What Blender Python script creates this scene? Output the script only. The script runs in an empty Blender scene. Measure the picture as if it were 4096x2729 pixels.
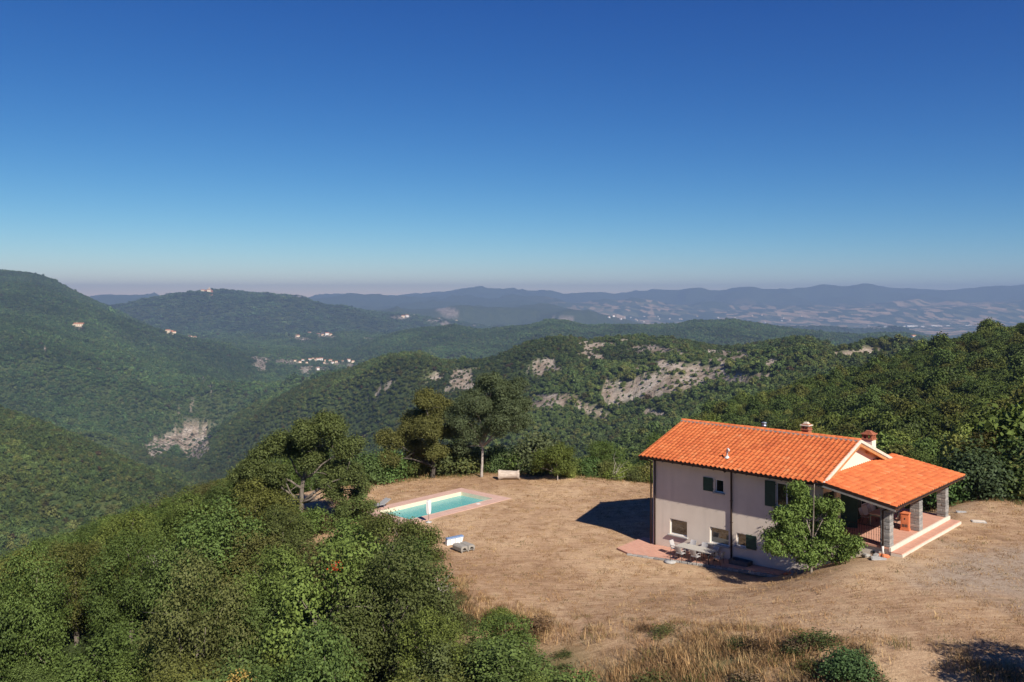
import bpy, bmesh, math, random
import numpy as np
from mathutils import Vector, Matrix

# ------------------------------------------------------------------ camera, sky, sun, exposure
scene = bpy.context.scene
F = 3470.0                     # focal length in photograph pixels (4096 wide)
CX, CY = 2048.0, 1195.0        # principal column and horizon row in the photograph
CAMZ = 16.0
cam_d = bpy.data.cameras.new('camera')
cam = bpy.data.objects.new('camera', cam_d)
scene.collection.objects.link(cam)
scene.camera = cam
cam.location = (0, 0, CAMZ)
cam.rotation_euler = (math.pi / 2, 0, 0)
cam_d.sensor_width = 36.0
cam_d.lens = 36.0 * F / 4096
cam_d.shift_y = -(1364.5 - CY) / 4096
cam_d.clip_start = 0.5
cam_d.clip_end = 120000

SUN_EL = math.radians(38.0)
SUN_DIR = Vector((0.48, -0.877, 0)).normalized()      # horizontal direction towards the sun
world = bpy.data.worlds.new('World')
scene.world = world
world.use_nodes = True
wn, wl = world.node_tree.nodes, world.node_tree.links
wn.clear()
sky = wn.new('ShaderNodeTexSky')
sky.sky_type = 'NISHITA'
sky.sun_disc = False
sky.sun_elevation = SUN_EL
sky.sun_rotation = math.atan2(SUN_DIR.x, SUN_DIR.y)
sky.altitude = 2000
sky.air_density = 0.8
sky.dust_density = 0.1
sky.ozone_density = 6.0
bg = wn.new('ShaderNodeBackground')
bg.inputs['Strength'].default_value = 0.09
wo = wn.new('ShaderNodeOutputWorld')
# deep, contrasty late-summer sky: one tone curve per channel over the whole dome
sepc = wn.new('ShaderNodeSeparateColor'); comb = wn.new('ShaderNodeCombineColor')
wl.new(sky.outputs['Color'], sepc.inputs[0])
for ch, (gm, k) in enumerate(((2.2, 2.0), (1.5, 0.87), (0.88, 0.57))):
    m1 = wn.new('ShaderNodeMath'); m1.operation = 'MULTIPLY'; m1.inputs[1].default_value = 0.1
    m2 = wn.new('ShaderNodeMath'); m2.operation = 'POWER'; m2.inputs[1].default_value = gm
    m3 = wn.new('ShaderNodeMath'); m3.operation = 'MULTIPLY'; m3.inputs[1].default_value = k / 0.09
    wl.new(sepc.outputs[ch], m1.inputs[0]); wl.new(m1.outputs[0], m2.inputs[0]); wl.new(m2.outputs[0], m3.inputs[0]); wl.new(m3.outputs[0], comb.inputs[ch])
wl.new(comb.outputs[0], bg.inputs['Color'])
wl.new(bg.outputs['Background'], wo.inputs['Surface'])

sun_d = bpy.data.lights.new('sun', 'SUN')
sun_d.energy = 4.8
sun_d.angle = math.radians(0.53)
sun_d.color = (1.0, 0.93, 0.84)
sun = bpy.data.objects.new('sun', sun_d)
scene.collection.objects.link(sun)
to_sun = Vector((SUN_DIR.x * math.cos(SUN_EL), SUN_DIR.y * math.cos(SUN_EL), math.sin(SUN_EL)))
sun.rotation_euler = to_sun.to_track_quat('Z', 'Y').to_euler()
sun.location = (30, -60, 80)

vs = scene.view_settings
vs.view_transform = 'Standard'
vs.look = 'None'
vs.exposure = 0.65
vs.gamma = 1.0
vs.use_curve_mapping = False
scene.render.engine = 'CYCLES'
cy = scene.cycles
cy.max_bounces = 6
cy.diffuse_bounces = 3
cy.glossy_bounces = 2
cy.transmission_bounces = 4
cy.transparent_max_bounces = 6
cy.volume_bounces = 1
cy.use_denoising = True
try:
    cy.denoiser = 'OPENIMAGEDENOISE'
    cy.denoising_prefilter = 'ACCURATE'
except Exception:
    pass
cy.use_adaptive_sampling = True
cy.adaptive_threshold = 0.01
cy.caustics_reflective = False
cy.caustics_refractive = False
cy.sample_clamp_indirect = 6

# ------------------------------------------------------------------ helpers
rng = np.random.default_rng(7)
random.seed(7)
COL = scene.collection

def lerp(a, b, t): return a + (b - a) * t
def sstep(a, b, x):
    t = np.clip((np.asarray(x, float) - a) / (b - a), 0, 1)
    return t * t * (3 - 2 * t)

def _hash(ix, iy, seed):
    n = (ix.astype(np.int64) * 374761393 + iy.astype(np.int64) * 668265263 + seed * 1274126177) & 0x7fffffff
    n = ((n ^ (n >> 13)) * 1274126177) & 0x7fffffff
    n = (n ^ (n >> 16)) & 0xffff
    return n / 65535.0

def vnoise(x, y, seed=0):
    xi, yi = np.floor(x), np.floor(y)
    fx, fy = x - xi, y - yi
    fx = fx * fx * fx * (fx * (fx * 6 - 15) + 10); fy = fy * fy * fy * (fy * (fy * 6 - 15) + 10)
    a = _hash(xi, yi, seed); b = _hash(xi + 1, yi, seed)
    c = _hash(xi, yi + 1, seed); d = _hash(xi + 1, yi + 1, seed)
    return lerp(lerp(a, b, fx), lerp(c, d, fx), fy) * 2 - 1

def fbm(x, y, oct=4, seed=0):
    v = 0; a = 0.5; s = 1.0
    for k in range(oct):
        v = v + a * vnoise(x * s + 17.3 * k, y * s - 9.1 * k, seed + k)
        a *= 0.5; s *= 2.03
    return v

def link(o, parent=None):
    COL.objects.link(o)
    if parent is not None: o.parent = parent
    return o

def tag(o, label=None, cat=None, group=None, kind=None):
    if label: o['label'] = label
    if cat: o['category'] = cat
    if group: o['group'] = group
    if kind: o['kind'] = kind
    return o

def thing(name, label, cat, loc=(0, 0, 0), rz=0.0, group=None):
    o = bpy.data.objects.new(name, None)
    o.empty_display_size = 0.2
    o.location = loc; o.rotation_euler = (0, 0, rz)
    COL.objects.link(o)
    return tag(o, label, cat, group)

def np_mesh(name, verts, faces_flat, nper, mats=(), smooth=False):
    """fast mesh from arrays; faces all with nper corners"""
    me = bpy.data.meshes.new(name)
    v = np.asarray(verts, np.float32); f = np.asarray(faces_flat, np.int32).ravel()
    nf = len(f) // nper
    me.vertices.add(len(v)); me.vertices.foreach_set('co', v.ravel())
    me.loops.add(len(f)); me.loops.foreach_set('vertex_index', f)
    me.polygons.add(nf)
    me.polygons.foreach_set('loop_start', np.arange(0, nf * nper, nper, dtype=np.int32))
    me.polygons.foreach_set('loop_total', np.full(nf, nper, np.int32))
    if smooth: me.polygons.foreach_set('use_smooth', np.ones(nf, bool))
    for m in mats: me.materials.append(m)
    me.update(calc_edges=True)
    return me

class MB:
    """collects polygons; build() links them as one mesh object"""
    def __init__(s): s.v = []; s.f = []; s.sm = []; s.mi = []
    def add(s, vs, fs, smooth=False, mi=0):
        b = len(s.v); s.v += [tuple(p) for p in vs]
        for f in fs: s.f.append([b + i for i in f]); s.sm.append(smooth); s.mi.append(mi)
        return s
    def box(s, x0, x1, y0, y1, z0, z1, M=None, mi=0):
        p = [(x0,y0,z0),(x1,y0,z0),(x1,y1,z0),(x0,y1,z0),(x0,y0,z1),(x1,y0,z1),(x1,y1,z1),(x0,y1,z1)]
        if M is not None: p = [M @ Vector(q) for q in p]
        return s.add(p, [(0,3,2,1),(4,5,6,7),(0,1,5,4),(1,2,6,5),(2,3,7,6),(3,0,4,7)], mi=mi)
    def prism(s, poly, z0, z1, M=None):
        """poly: list of (x,y) ccw, z0/z1 numbers or lists"""
        n = len(poly)
        za = z0 if hasattr(z0, '__len__') else [z0] * n
        zb = z1 if hasattr(z1, '__len__') else [z1] * n
        p = [(x, y, za[i]) for i, (x, y) in enumerate(poly)] + [(x, y, zb[i]) for i, (x, y) in enumerate(poly)]
        if M is not None: p = [M @ Vector(q) for q in p]
        return s.add(p, [tuple(range(n))[::-1], tuple(range(n, 2 * n))] + [(i, (i + 1) % n, n + (i + 1) % n, n + i) for i in range(n)])
    def tube(s, pts, rad, seg=8, cap=True, smooth=True):
        pts = [Vector(p) for p in pts]
        rs = rad if hasattr(rad, '__len__') else [rad] * len(pts)
        vs = []; up = Vector((0, 0, 1))
        prev = None
        for i, p in enumerate(pts):
            d = (pts[min(i + 1, len(pts) - 1)] - pts[max(i - 1, 0)]).normalized()
            if prev is None:
                a = d.cross(up)
                if a.length < 1e-3: a = d.cross(Vector((1, 0, 0)))
                a.normalize()
            else:
                a = (prev - d * prev.dot(d)).normalized()
            prev = a; b = d.cross(a)
            for k in range(seg):
                t = 2 * math.pi * k / seg
                vs.append(p + (a * math.cos(t) + b * math.sin(t)) * rs[i])
        fs = []
        for i in range(len(pts) - 1):
            for k in range(seg):
                fs.append((i * seg + k, (i + 1) * seg + k, (i + 1) * seg + (k + 1) % seg, i * seg + (k + 1) % seg))
        s.add(vs, fs, smooth)
        if cap:
            b = len(s.v) - len(vs)
            s.f.append([b + k for k in range(seg)]); s.sm.append(False); s.mi.append(0)
            e = b + (len(pts) - 1) * seg
            s.f.append([e + k for k in range(seg)][::-1]); s.sm.append(False); s.mi.append(0)
        return s
    def lathe(s, prof, seg=16, c=(0, 0, 0), smooth=True):
        vs = []
        for r, z in prof:
            for k in range(seg):
                t = 2 * math.pi * k / seg
                vs.append((c[0] + r * math.cos(t), c[1] + r * math.sin(t), c[2] + z))
        fs = []
        for i in range(len(prof) - 1):
            for k in range(seg):
                fs.append((i * seg + k, i * seg + (k + 1) % seg, (i + 1) * seg + (k + 1) % seg, (i + 1) * seg + k))
        return s.add(vs, fs, smooth)
    def mesh(s, name, mats):
        me = bpy.data.meshes.new(name)
        me.from_pydata(s.v, [], s.f)
        me.polygons.foreach_set('use_smooth', s.sm)
        if not isinstance(mats, (list, tuple)): mats = [mats]
        for m in mats: me.materials.append(m)
        if len(mats) > 1: me.polygons.foreach_set('material_index', s.mi)
        me.update()
        return me
    def build(s, name, mats, parent=None, bevel=0.0, loc=None, fixn=True):
        me = s.mesh(name, mats)
        if fixn or bevel:
            bm = bmesh.new(); bm.from_mesh(me)
            if fixn: bmesh.ops.recalc_face_normals(bm, faces=bm.faces)
            if bevel:
                ed = [e for e in bm.edges if len(e.link_faces) == 2 and e.calc_face_angle(0) > 0.5]
                bmesh.ops.bevel(bm, geom=ed, offset=bevel, segments=1, affect='EDGES', profile=0.5)
            bm.to_mesh(me); bm.free(); me.update()
        o = bpy.data.objects.new(name, me)
        if loc is not None: o.location = loc
        return link(o, parent)

# ------------------------------------------------------------------ materials
def new_mat(name):
    m = bpy.data.materials.new(name); m.use_nodes = True
    nt = m.node_tree; nt.nodes.clear()
    out = nt.nodes.new('ShaderNodeOutputMaterial')
    return m, nt, out

class NT:
    """tiny node-tree writer"""
    def __init__(s, name):
        s.m, s.nt, s.out = new_mat(name)
    def n(s, typ, **kw):
        nd = s.nt.nodes.new('ShaderNode' + typ)
        for k, v in kw.items():
            if k.startswith('i_'):
                key = k[2:].replace('_', ' ')
                s.set(nd, key, v)
            elif k.startswith('i') and k[1:].isdigit(): s.set(nd, int(k[1:]), v)
            else: setattr(nd, k, v)
        return nd
    def set(s, nd, key, v):
        sock = nd.inputs[key]
        if isinstance(v, bpy.types.NodeSocket): s.nt.links.new(v, sock)
        else: sock.default_value = v
    def noise(s, scale, detail=4, rough=0.55, vec=None, dist=0.0):
        nd = s.n('TexNoise'); nd.inputs['Scale'].default_value = scale; nd.inputs['Detail'].default_value = detail
        nd.inputs['Roughness'].default_value = rough; nd.inputs['Distortion'].default_value = dist
        if vec is not None: s.nt.links.new(vec, nd.inputs['Vector'])
        return nd.outputs['Fac']
    def ramp(s, fac, stops):
        nd = s.n('ValToRGB'); cr = nd.color_ramp
        while len(cr.elements) < len(stops): cr.elements.new(0.5)
        for e, (p, c) in zip(cr.elements, stops):
            e.position = p
            e.color = (c, c, c, 1) if not hasattr(c, '__len__') else (*c[:3], 1)
        s.nt.links.new(fac, nd.inputs['Fac'])
        return nd.outputs['Color']
    def mix(s, fac, a, b, mode='MIX'):
        nd = s.n('Mix', data_type='RGBA', blend_type=mode)
        for i, v in ((0, fac), (6, a), (7, b)):
            if isinstance(v, bpy.types.NodeSocket): s.nt.links.new(v, nd.inputs[i])
            elif i == 0: nd.inputs[0].default_value = v
            else: nd.inputs[i].default_value = (*v[:3], 1)
        return nd.outputs[2]
    def math(s, op, a, b=0.0, c=None, clamp=False):
        nd = s.n('Math', operation=op, use_clamp=clamp)
        for i, v in enumerate((a, b) if c is None else (a, b, c)):
            if isinstance(v, bpy.types.NodeSocket): s.nt.links.new(v, nd.inputs[i])
            else: nd.inputs[i].default_value = v
        return nd.outputs[0]
    def attr(s, name, typ='GEOMETRY'):
        nd = s.n('Attribute', attribute_name=name, attribute_type=typ)
        return nd
    def coord(s, which='Object'):
        return s.n('TexCoord').outputs[which]
    def pos(s): return s.n('NewGeometry').outputs['Position']
    def mapping(s, vec, scale=(1, 1, 1), rot=(0, 0, 0), loc=(0, 0, 0)):
        nd = s.n('Mapping'); nd.inputs['Scale'].default_value = scale; nd.inputs['Rotation'].default_value = rot
        nd.inputs['Location'].default_value = loc
        s.nt.links.new(vec, nd.inputs['Vector']); return nd.outputs['Vector']
    def bump(s, h, strength=0.3, dist=0.02):
        nd = s.n('Bump'); nd.inputs['Strength'].default_value = strength; nd.inputs['Distance'].default_value = dist
        s.nt.links.new(h, nd.inputs['Height']); return nd.outputs['Normal']
    def principled(s, color, rough=0.8, normal=None, metal=0.0, spec=0.3, **kw):
        nd = s.n('BsdfPrincipled')
        for k, v in (('Base Color', color), ('Roughness', rough), ('Metallic', metal), ('Specular IOR Level', spec)):
            if isinstance(v, bpy.types.NodeSocket): s.nt.links.new(v, nd.inputs[k])
            elif k == 'Base Color': nd.inputs[k].default_value = (*v[:3], 1)
            else: nd.inputs[k].default_value = v
        if normal is not None: s.nt.links.new(normal, nd.inputs['Normal'])
        for k, v in kw.items(): nd.inputs[k.replace('_', ' ')].default_value = v
        s.nt.links.new(nd.outputs[0], s.out.inputs['Surface'])
        return nd

def plain(name, color, rough=0.8, var=0.12, scale=6.0, bump=0.15, bdist=0.01, metal=0.0, spec=0.3, bscale=40.0):
    """a mottled solid colour with a fine bump, in object space"""
    t = NT(name); co = t.coord('Object')
    f = t.noise(scale, 5, 0.6, co)
    lo = tuple(max(0, c * (1 - var)) for c in color); hi = tuple(min(1, c * (1 + var)) for c in color)
    col = t.ramp(f, [(0.3, lo), (0.7, hi)])
    rnd = t.n('ObjectInfo').outputs['Random']
    col = t.mix(t.math('MULTIPLY', rnd, 0.25), col, tuple(c * 0.75 for c in color))
    nrm = t.bump(t.noise(bscale, 3, 0.6, co), bump, bdist) if bump else None
    t.principled(col, rough, nrm, metal, spec)
    return t.m
# ------------------------------------------------------------------ terrain: one height function
# house axes: t runs along the long side towards the camera, p runs back across the gable
HX, HY = 9.15, 56.3
AX = Vector((0.7193, -0.6947, 0)); PX = Vector((0.6947, 0.7193, 0))
def tp(x, y): return (x - HX) * AX.x + (y - HY) * AX.y, (x - HX) * PX.x + (y - HY) * PX.y

PLAT = np.array([(-15, 73), (-9, 76.5), (-2, 79.2), (4, 78.6), (10, 76.2), (16, 73), (24, 66), (30, 59.5), (36, 56.8),
                 (60, 56), (62, 14), (40, 19), (27, 25), (20.5, 29.5), (15, 34.5), (10, 38.2), (5.2, 41.2), (1, 44.0), (-2.2, 47),
                 (-4.2, 51), (-6.4, 55.5), (-10.5, 60), (-16, 64), (-18, 69)], float)
def poly_sd(x, y, P=PLAT):
    x = np.asarray(x, float); y = np.asarray(y, float)
    d = np.full(x.shape, 1e18); inside = np.zeros(x.shape, bool)
    n = len(P)
    for i in range(n):
        ax, ay = P[i]; bx, by = P[(i + 1) % n]
        ex, ey = bx - ax, by - ay
        wx, wy = x - ax, y - ay
        h = np.clip((wx * ex + wy * ey) / (ex * ex + ey * ey), 0, 1)
        d = np.minimum(d, (wx - ex * h) ** 2 + (wy - ey * h) ** 2)
        c = ((ay > y) != (by > y)) & (x < (bx - ax) * (y - ay) / (by - ay + 1e-12) + ax)
        inside ^= c
    d = np.sqrt(d)
    return np.where(inside, -d, d)

LINES = [
 # slope just behind the house terrace
 [(-2500,150,None,-60),(0,150,None,-52),(1000,150,None,-46),(2048,150,None,-42),(2600,150,None,-34),(2873,150,None,-27),(3500,150,None,-17),(4096,150,None,-12),(6500,150,None,0)],
 # hollow in front of the spurs
 [(-2500,600,None,-220),(0,600,None,-232),(700,600,None,-245),(1200,520,None,-200),(2048,350,None,-96),(2600,280,None,-52),(2900,240,None,-33),(3500,230,None,-20),(4096,230,None,-14),(6500,230,None,10)],
 # left spur / right wooded hill crest
 [(-2500,1450,1480),(-600,1420,1560),(0,1400,1650),(200,1380,1707),(380,1350,1797),(560,1320,1882),(720,1300,1947),(1000,1200,None,-330),(1300,1000,None,-300),(2048,620,None,-160),(2500,420,None,-72),(2873,345,1700),(3007,355,1660),(3235,380,1585),(3400,390,1545),(3553,400,1500),(3680,410,1452),(3839,420,1405),(3935,425,1375),(4096,430,1358),(4600,440,1270),(5500,450,1180),(6500,450,1120)],
 # valley behind them
 [(-2500,2000,None,-360),(0,2000,None,-405),(743,2000,None,-388),(1300,1500,None,-315),(2048,1050,None,-196),(2500,950,None,-152),(2900,800,1700),(3235,760,1610),(3553,760,1535),(3700,780,1480),(4096,780,None,-60),(6500,780,None,-50)],
 # the ridge with the bare scars
 [(-2500,2500,None,-250),(0,2400,None,-335),(380,2350,None,-352),(743,2150,1886),(833,2100,1819),(952,2050,1731),(1100,2000,1635),(1190,1950,1589),(1300,1900,1546),(1400,1850,1515),(1538,1780,1442),(1610,1740,1425),(1687,1720,1421),(1764,1700,1441),(1895,1680,1439),(1996,1660,1431),(2103,1650,1383),(2192,1650,1357),(2281,1650,1356),(2359,1640,1369),(2460,1640,1365),(2579,1630,1357),(2700,1600,1373),(2810,1550,1399),(2905,1500,1405),(3045,1450,1393),(3150,1420,1373),(3204,1400,1367),(3267,1380,1385),(3350,1360,1419),(3458,1350,1397),(3553,1350,1391),(3648,1350,1409),(3760,1340,1441),(4096,1300,1470),(6500,1300,1450)],
 # behind the scars
 [(-2500,3300,None,10),(0,3300,None,-66),(476,3400,None,-195),(1000,3500,None,-350),(1400,3400,None,-372),(2000,3100,None,-345),(2700,2900,None,-290),(3500,2700,None,-260),(6500,2700,None,-260)],
 # big left mountain, middle green ridge
 [(-2500,5500,880),(-800,5500,985),(0,5500,1080),(140,5500,1091),(220,5500,1119),(300,5500,1163),(400,5500,1208),(480,5500,1243),(620,5500,1311),(760,5500,1348),(900,5500,1361),(1070,5400,1385),(1250,5400,1405),(1400,5300,1402),(1500,5200,1367),(1597,5100,1333),(1700,5000,1319),(1817,5000,1305),(1925,5000,1324),(2037,5000,1311),(2133,5000,1304),(2192,5000,1284),(2263,5000,1287),(2341,5000,1309),(2460,5000,1305),(2608,4900,1311),(2708,4900,1308),(2771,4900,1290),(2850,4900,1293),(2937,4900,1287),(3045,4900,1303),(3146,4900,1319),(3235,4900,1330),(3330,4900,1341),(3426,4900,1347),(3520,4900,1341),(3617,4900,1340),(3700,4900,1353),(3807,4900,1365),(4096,4900,1381),(6500,4900,1400)],
 [(-2500,6600,None,-60),(0,6600,None,-190),(1400,6600,None,-310),(1900,6600,None,-350),(2700,6600,None,-400),(6500,6600,None,-400)],
 # castle hill
 [(-2500,8500,1230),(0,8500,1260),(380,8500,1252),(476,8500,1242),(560,8500,1218),(700,8500,1187),(770,8500,1177),(830,8500,1171),(900,8500,1167),(950,8500,1173),(1000,8500,1180),(1080,8500,1181),(1140,8500,1193),(1200,8500,1199),(1300,8500,1219),(1380,8500,1224),(1500,8500,1246),(1620,8500,1259),(1700,8500,1266),(1830,8500,1294),(1950,8500,1321),(2200,8500,1342),(2500,8500,None,-400),(6500,8500,None,-420)],
 [(-2500,10000,None,-150),(1300,10000,None,-260),(2100,10000,None,-350),(2700,10000,None,-445),(6500,10000,None,-450)],
 # blue low ridge, then the floor of the plain
 [(-2500,11500,1290),(1300,11500,1290),(1500,11500,1268),(1663,11500,1248),(1760,11500,1240),(1840,11500,1233),(1940,11500,1240),(2030,11500,1238),(2120,11500,1236),(2200,11500,1246),(2300,11500,1254),(2380,11500,1264),(2500,11500,1286),(2650,11500,1318),(2800,11500,None,-448),(6500,11500,None,-450)],
 [(-2500,14000,None,-270),(1300,14000,None,-280),(2000,14000,None,-330),(2500,14000,None,-390),(3200,14200,None,-420),(4096,14400,None,-430),(6500,14400,None,-430)],
 [(-2500,16500,1200),(1300,16500,1199),(1466,16500,1204),(1680,16500,1209),(1895,16500,1209),(2050,16500,1206),(2192,16500,1204),(2330,16500,1214),(2500,16500,1222),(2700,16700,1238),(2900,16900,1246),(3200,17000,1244),(3400,17000,1236),(3700,17000,1226),(4096,17000,1214),(6500,17000,1200)],
 [(-2500,18000,None,-60),(1300,18000,None,-90),(2500,18500,None,-130),(3200,18500,None,-150),(4096,18500,None,-60),(6500,18500,None,0)],
 # far range
 [(-2500,23000,1200),(900,23000,1215),(1318,23000,1197),(1466,23000,1194),(1560,23000,1185),(1704,23000,1175),(1790,23000,1168),(1853,23000,1158),(1900,23000,1155),(1930,23000,1151),(1984,23000,1163),(2037,23000,1157),(2103,23000,1169),(2192,23000,1167),(2260,23000,1182),(2359,23000,1172),(2448,23000,1185),(2549,23000,1167),(2620,23000,1158),(2700,23000,1161),(2759,23000,1151),(2886,23000,1164),(2950,23000,1156),(3013,23000,1150),(3089,23000,1167),(3180,23000,1156),(3293,23000,1140),(3380,23000,1150),(3458,23000,1137),(3520,23000,1146),(3591,23000,1156),(3640,23000,1154),(3795,23000,1165),(3935,23000,1153),(4096,23000,1142),(4500,23000,1130),(6500,23000,1160)],
 [(-2500,25300,None,-100),(6500,25300,None,-100)],
]
XG = np.arange(-2500, 6501, 6.0)
LY, LZ = [], []
def _smooth(a, w):
    k = np.ones(w) / w
    return np.convolve(np.pad(a, w // 2, mode='edge'), k, 'valid')[:len(a)]
for ln in LINES:
    xs = [q[0] for q in ln]; ys = [q[1] for q in ln]
    zs = [q[3] if len(q) == 4 else CAMZ + (CY - q[2]) / F * q[1] for q in ln]
    w = 5 if len(ln) > 14 else 41
    LY.append(_smooth(np.interp(XG, xs, ys), 41)); LZ.append(_smooth(np.interp(XG, xs, zs), w))
LY = np.array(LY); LZ = np.array(LZ)

def polar(x, y):
    th = np.arctan2(x, y); r = np.hypot(x, y)
    at = np.clip(np.abs(th), 0, math.radians(50))
    D = r * np.cos(at)
    u = CX + F * np.sign(th) * np.tan(at)
    k = sstep(math.radians(110), math.radians(179), th)       # join the two sides behind the camera
    u = lerp(u, CX - F * math.tan(math.radians(50)), k)
    return u, D

def terr(x, y):
    x = np.asarray(x, float); y = np.asarray(y, float)
    u, D = polar(x, y)
    # terrace the house stands on
    t, p = tp(x, y)
    kf = sstep(-2.5, -9.0, p)
    plat = 2.45 * lerp(sstep(7.6, 15.6, t), sstep(1.0, 22.0, t), kf) + 0.06 * fbm(x / 7, y / 7, 3, 5)
    sd = poly_sd(x, y)
    dd = np.maximum(sd, 0)
    near = plat - 0.52 * (np.sqrt(dd * dd + 9.0) - 3.0) + 0.35 * sstep(2, 12, dd) * fbm(x / 6, y / 6, 3, 9) * 2
    near = np.maximum(near, -60)
    # far relief
    fi = np.clip((u - XG[0]) / 6.0, 0, len(XG) - 1.001); i0 = fi.astype(int); ff = fi - i0
    Ys = LY[:, i0] * (1 - ff) + LY[:, i0 + 1] * ff
    Zs = LZ[:, i0] * (1 - ff) + LZ[:, i0 + 1] * ff
    z = np.array(Zs[0]); sfrac = np.zeros_like(z)
    for k in range(len(LINES) - 1):
        m = (D >= Ys[k]) & (D < Ys[k + 1])
        s = np.clip((D - Ys[k]) / (Ys[k + 1] - Ys[k]), 0, 1)
        q = s * s * (3 - 2 * s) * 0.75 + s * 0.25
        z = np.where(m, lerp(Zs[k], Zs[k + 1], q), z)
        sfrac = np.where(m, np.sin(math.pi * s) ** 2, sfrac)
    z = np.where(D >= Ys[-1], Zs[-1], z)
    # gullies and spurs, strongest half-way up a slope
    L = np.clip(D, 150, 12000)
    plain_k = sstep(9900, 11000, D) * (1 - sstep(15500, 18000, D)) * sstep(2350, 2700, u)
    a = (0.006 + 0.040 * sfrac) * L * (1 - 0.85 * plain_k) * sstep(120, 400, D)
    rid = 1 - 2 * np.abs(fbm(x / 420 + 3, y / 420, 4, 21))
    rid2 = 1 - 2 * np.abs(fbm(x / 2600 + 1, y / 2600, 5, 31))
    wf = sstep(2500, 6000, D)
    z = z + a * (lerp(rid, rid2, wf) - 0.55) * np.where(D > 3000, 0.75, 1.0)
    z = z + 4.0 * sstep(300, 900, D) * fbm(x / 90, y / 90, 3, 41)
    w = sstep(85, 145, D)
    return lerp(near, z, w)

def proj(x, y, z):
    return CX + F * x / np.maximum(y, 1), CY - F * (z - CAMZ) / np.maximum(y, 1)

# bare scars, tracks and yards: (image x, image y, half width, half height, tilt, nearest depth, farthest depth)
SCARS = [(2640,1545,200,48,-6,950,2150),(2850,1500,150,34,4,950,2150),(2470,1580,75,40,8,950,2150),(2200,1610,120,26,-6,950,2150),(2360,1640,70,16,22,950,2150),(1850,1525,58,38,-22,950,2150),(1740,1510,42,18,-10,950,2150),(1530,1560,60,11,-35,950,2150),(2170,1470,48,30,-25,950,2150),(2230,1480,30,12,20,950,2150),(2400,1385,70,12,-6,950,2150),(2640,1405,90,16,2,950,2150),(2560,1395,60,10,-8,950,2150),(2700,1465,110,18,6,950,2150),(2910,1425,90,22,4,950,2150),(3030,1510,40,16,0,950,2150),(2360,1425,60,14,6,950,2150),(2560,1470,40,9,0,950,2150),(3450,1410,90,16,-6,950,2150),(3500,1470,90,11,-12,700,1250),(2620,1655,40,14,10,950,2150),(3090,1450,22,14,0,950,2150),(770,1745,80,75,0,2000,3500),(640,1790,55,38,-20,2000,3500),(780,1800,80,40,-20,2000,3500),(840,1555,24,5,65,2200,4800),(815,1520,14,5,80,2200,4800),(1050,1440,45,9,8,2300,5600),(1150,1450,70,10,6,2300,5600),(1230,1475,60,10,4,2300,5600),(1350,1460,50,10,2,2300,5600),(1040,1468,25,14,10,2300,5600),(318,1312,30,8,0,3000,5600),(1195,1356,32,6,3,3500,7500),(1300,1345,40,7,3,5500,8000),(680,1320,30,5,3,3500,5700),(770,1335,50,6,4,3500,5700),(1600,1270,55,9,-4,6500,9200),(1785,1300,40,8,10,6500,9200),(1750,1285,34,6,0,6500,9200),(1920,1295,30,5,0,6500,9200),(1795,1250,40,16,10,9800,12500),(2100,1400,60,14,-20,2300,5600),(2260,1272,40,5,0,9800,12500),(2350,1277,30,5,0,9800,12500),(1470,1355,24,4,0,5300,8000),(180,1395,14,6,80,2300,5600),(120,1420,10,5,70,2300,5600),(2490,1365,24,7,0,950,2150),(2330,1372,40,6,-8,950,2150)]
def bare_mask(x, y, z):
    u, v = proj(x, y, z)
    d = np.asarray(y)
    m = np.zeros(u.shape)
    nu = fbm(u / 38, v / 22, 4, 77) * 0.95
    for (sx, sy, rx, ry, ti, n0, n1) in SCARS:
        c, s = math.cos(math.radians(ti)), math.sin(math.radians(ti))
        dx, dy = u - sx, v - sy
        a = (dx * c + dy * s) / rx; b = (-dx * s + dy * c) / ry
        q = 1.28 - np.sqrt(a * a + b * b) + nu
        m = np.maximum(m, np.where((d > n0) & (d < n1), sstep(0.1, 0.4, q), 0))
    return m

# polar grid round the camera
PHI = np.concatenate([np.radians(np.linspace(-180, -46, 68)[:-1]), np.radians(np.linspace(-46, 46, 921)), np.radians(np.linspace(46, 180, 68)[1:])])
RAD = np.concatenate([[3], np.linspace(12, 30, 24)[:-1], np.geomspace(30, 110, 170)[:-1], np.geomspace(110, 25500, 520)])
G_R, G_P = np.meshgrid(RAD, PHI, indexing='ij')
GX = G_R * np.sin(G_P); GY = G_R * np.cos(G_P)
GZ = terr(GX, GY)
nR, nP = GX.shape
# pool frame (used to cut the lawn)
PW = Vector((0.745, -0.667, 0)).normalized(); PL = Vector((-PW.y, PW.x, 0)) * -1
PA = Vector((-4.2, 71.6, 0)); POOL_W, POOL_L = 3.6, 8.8
def pool_uv(x, y):
    return (x - PA.x) * PW.x + (y - PA.y) * PW.y, (x - PA.x) * PL.x + (y - PA.y) * PL.y

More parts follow.
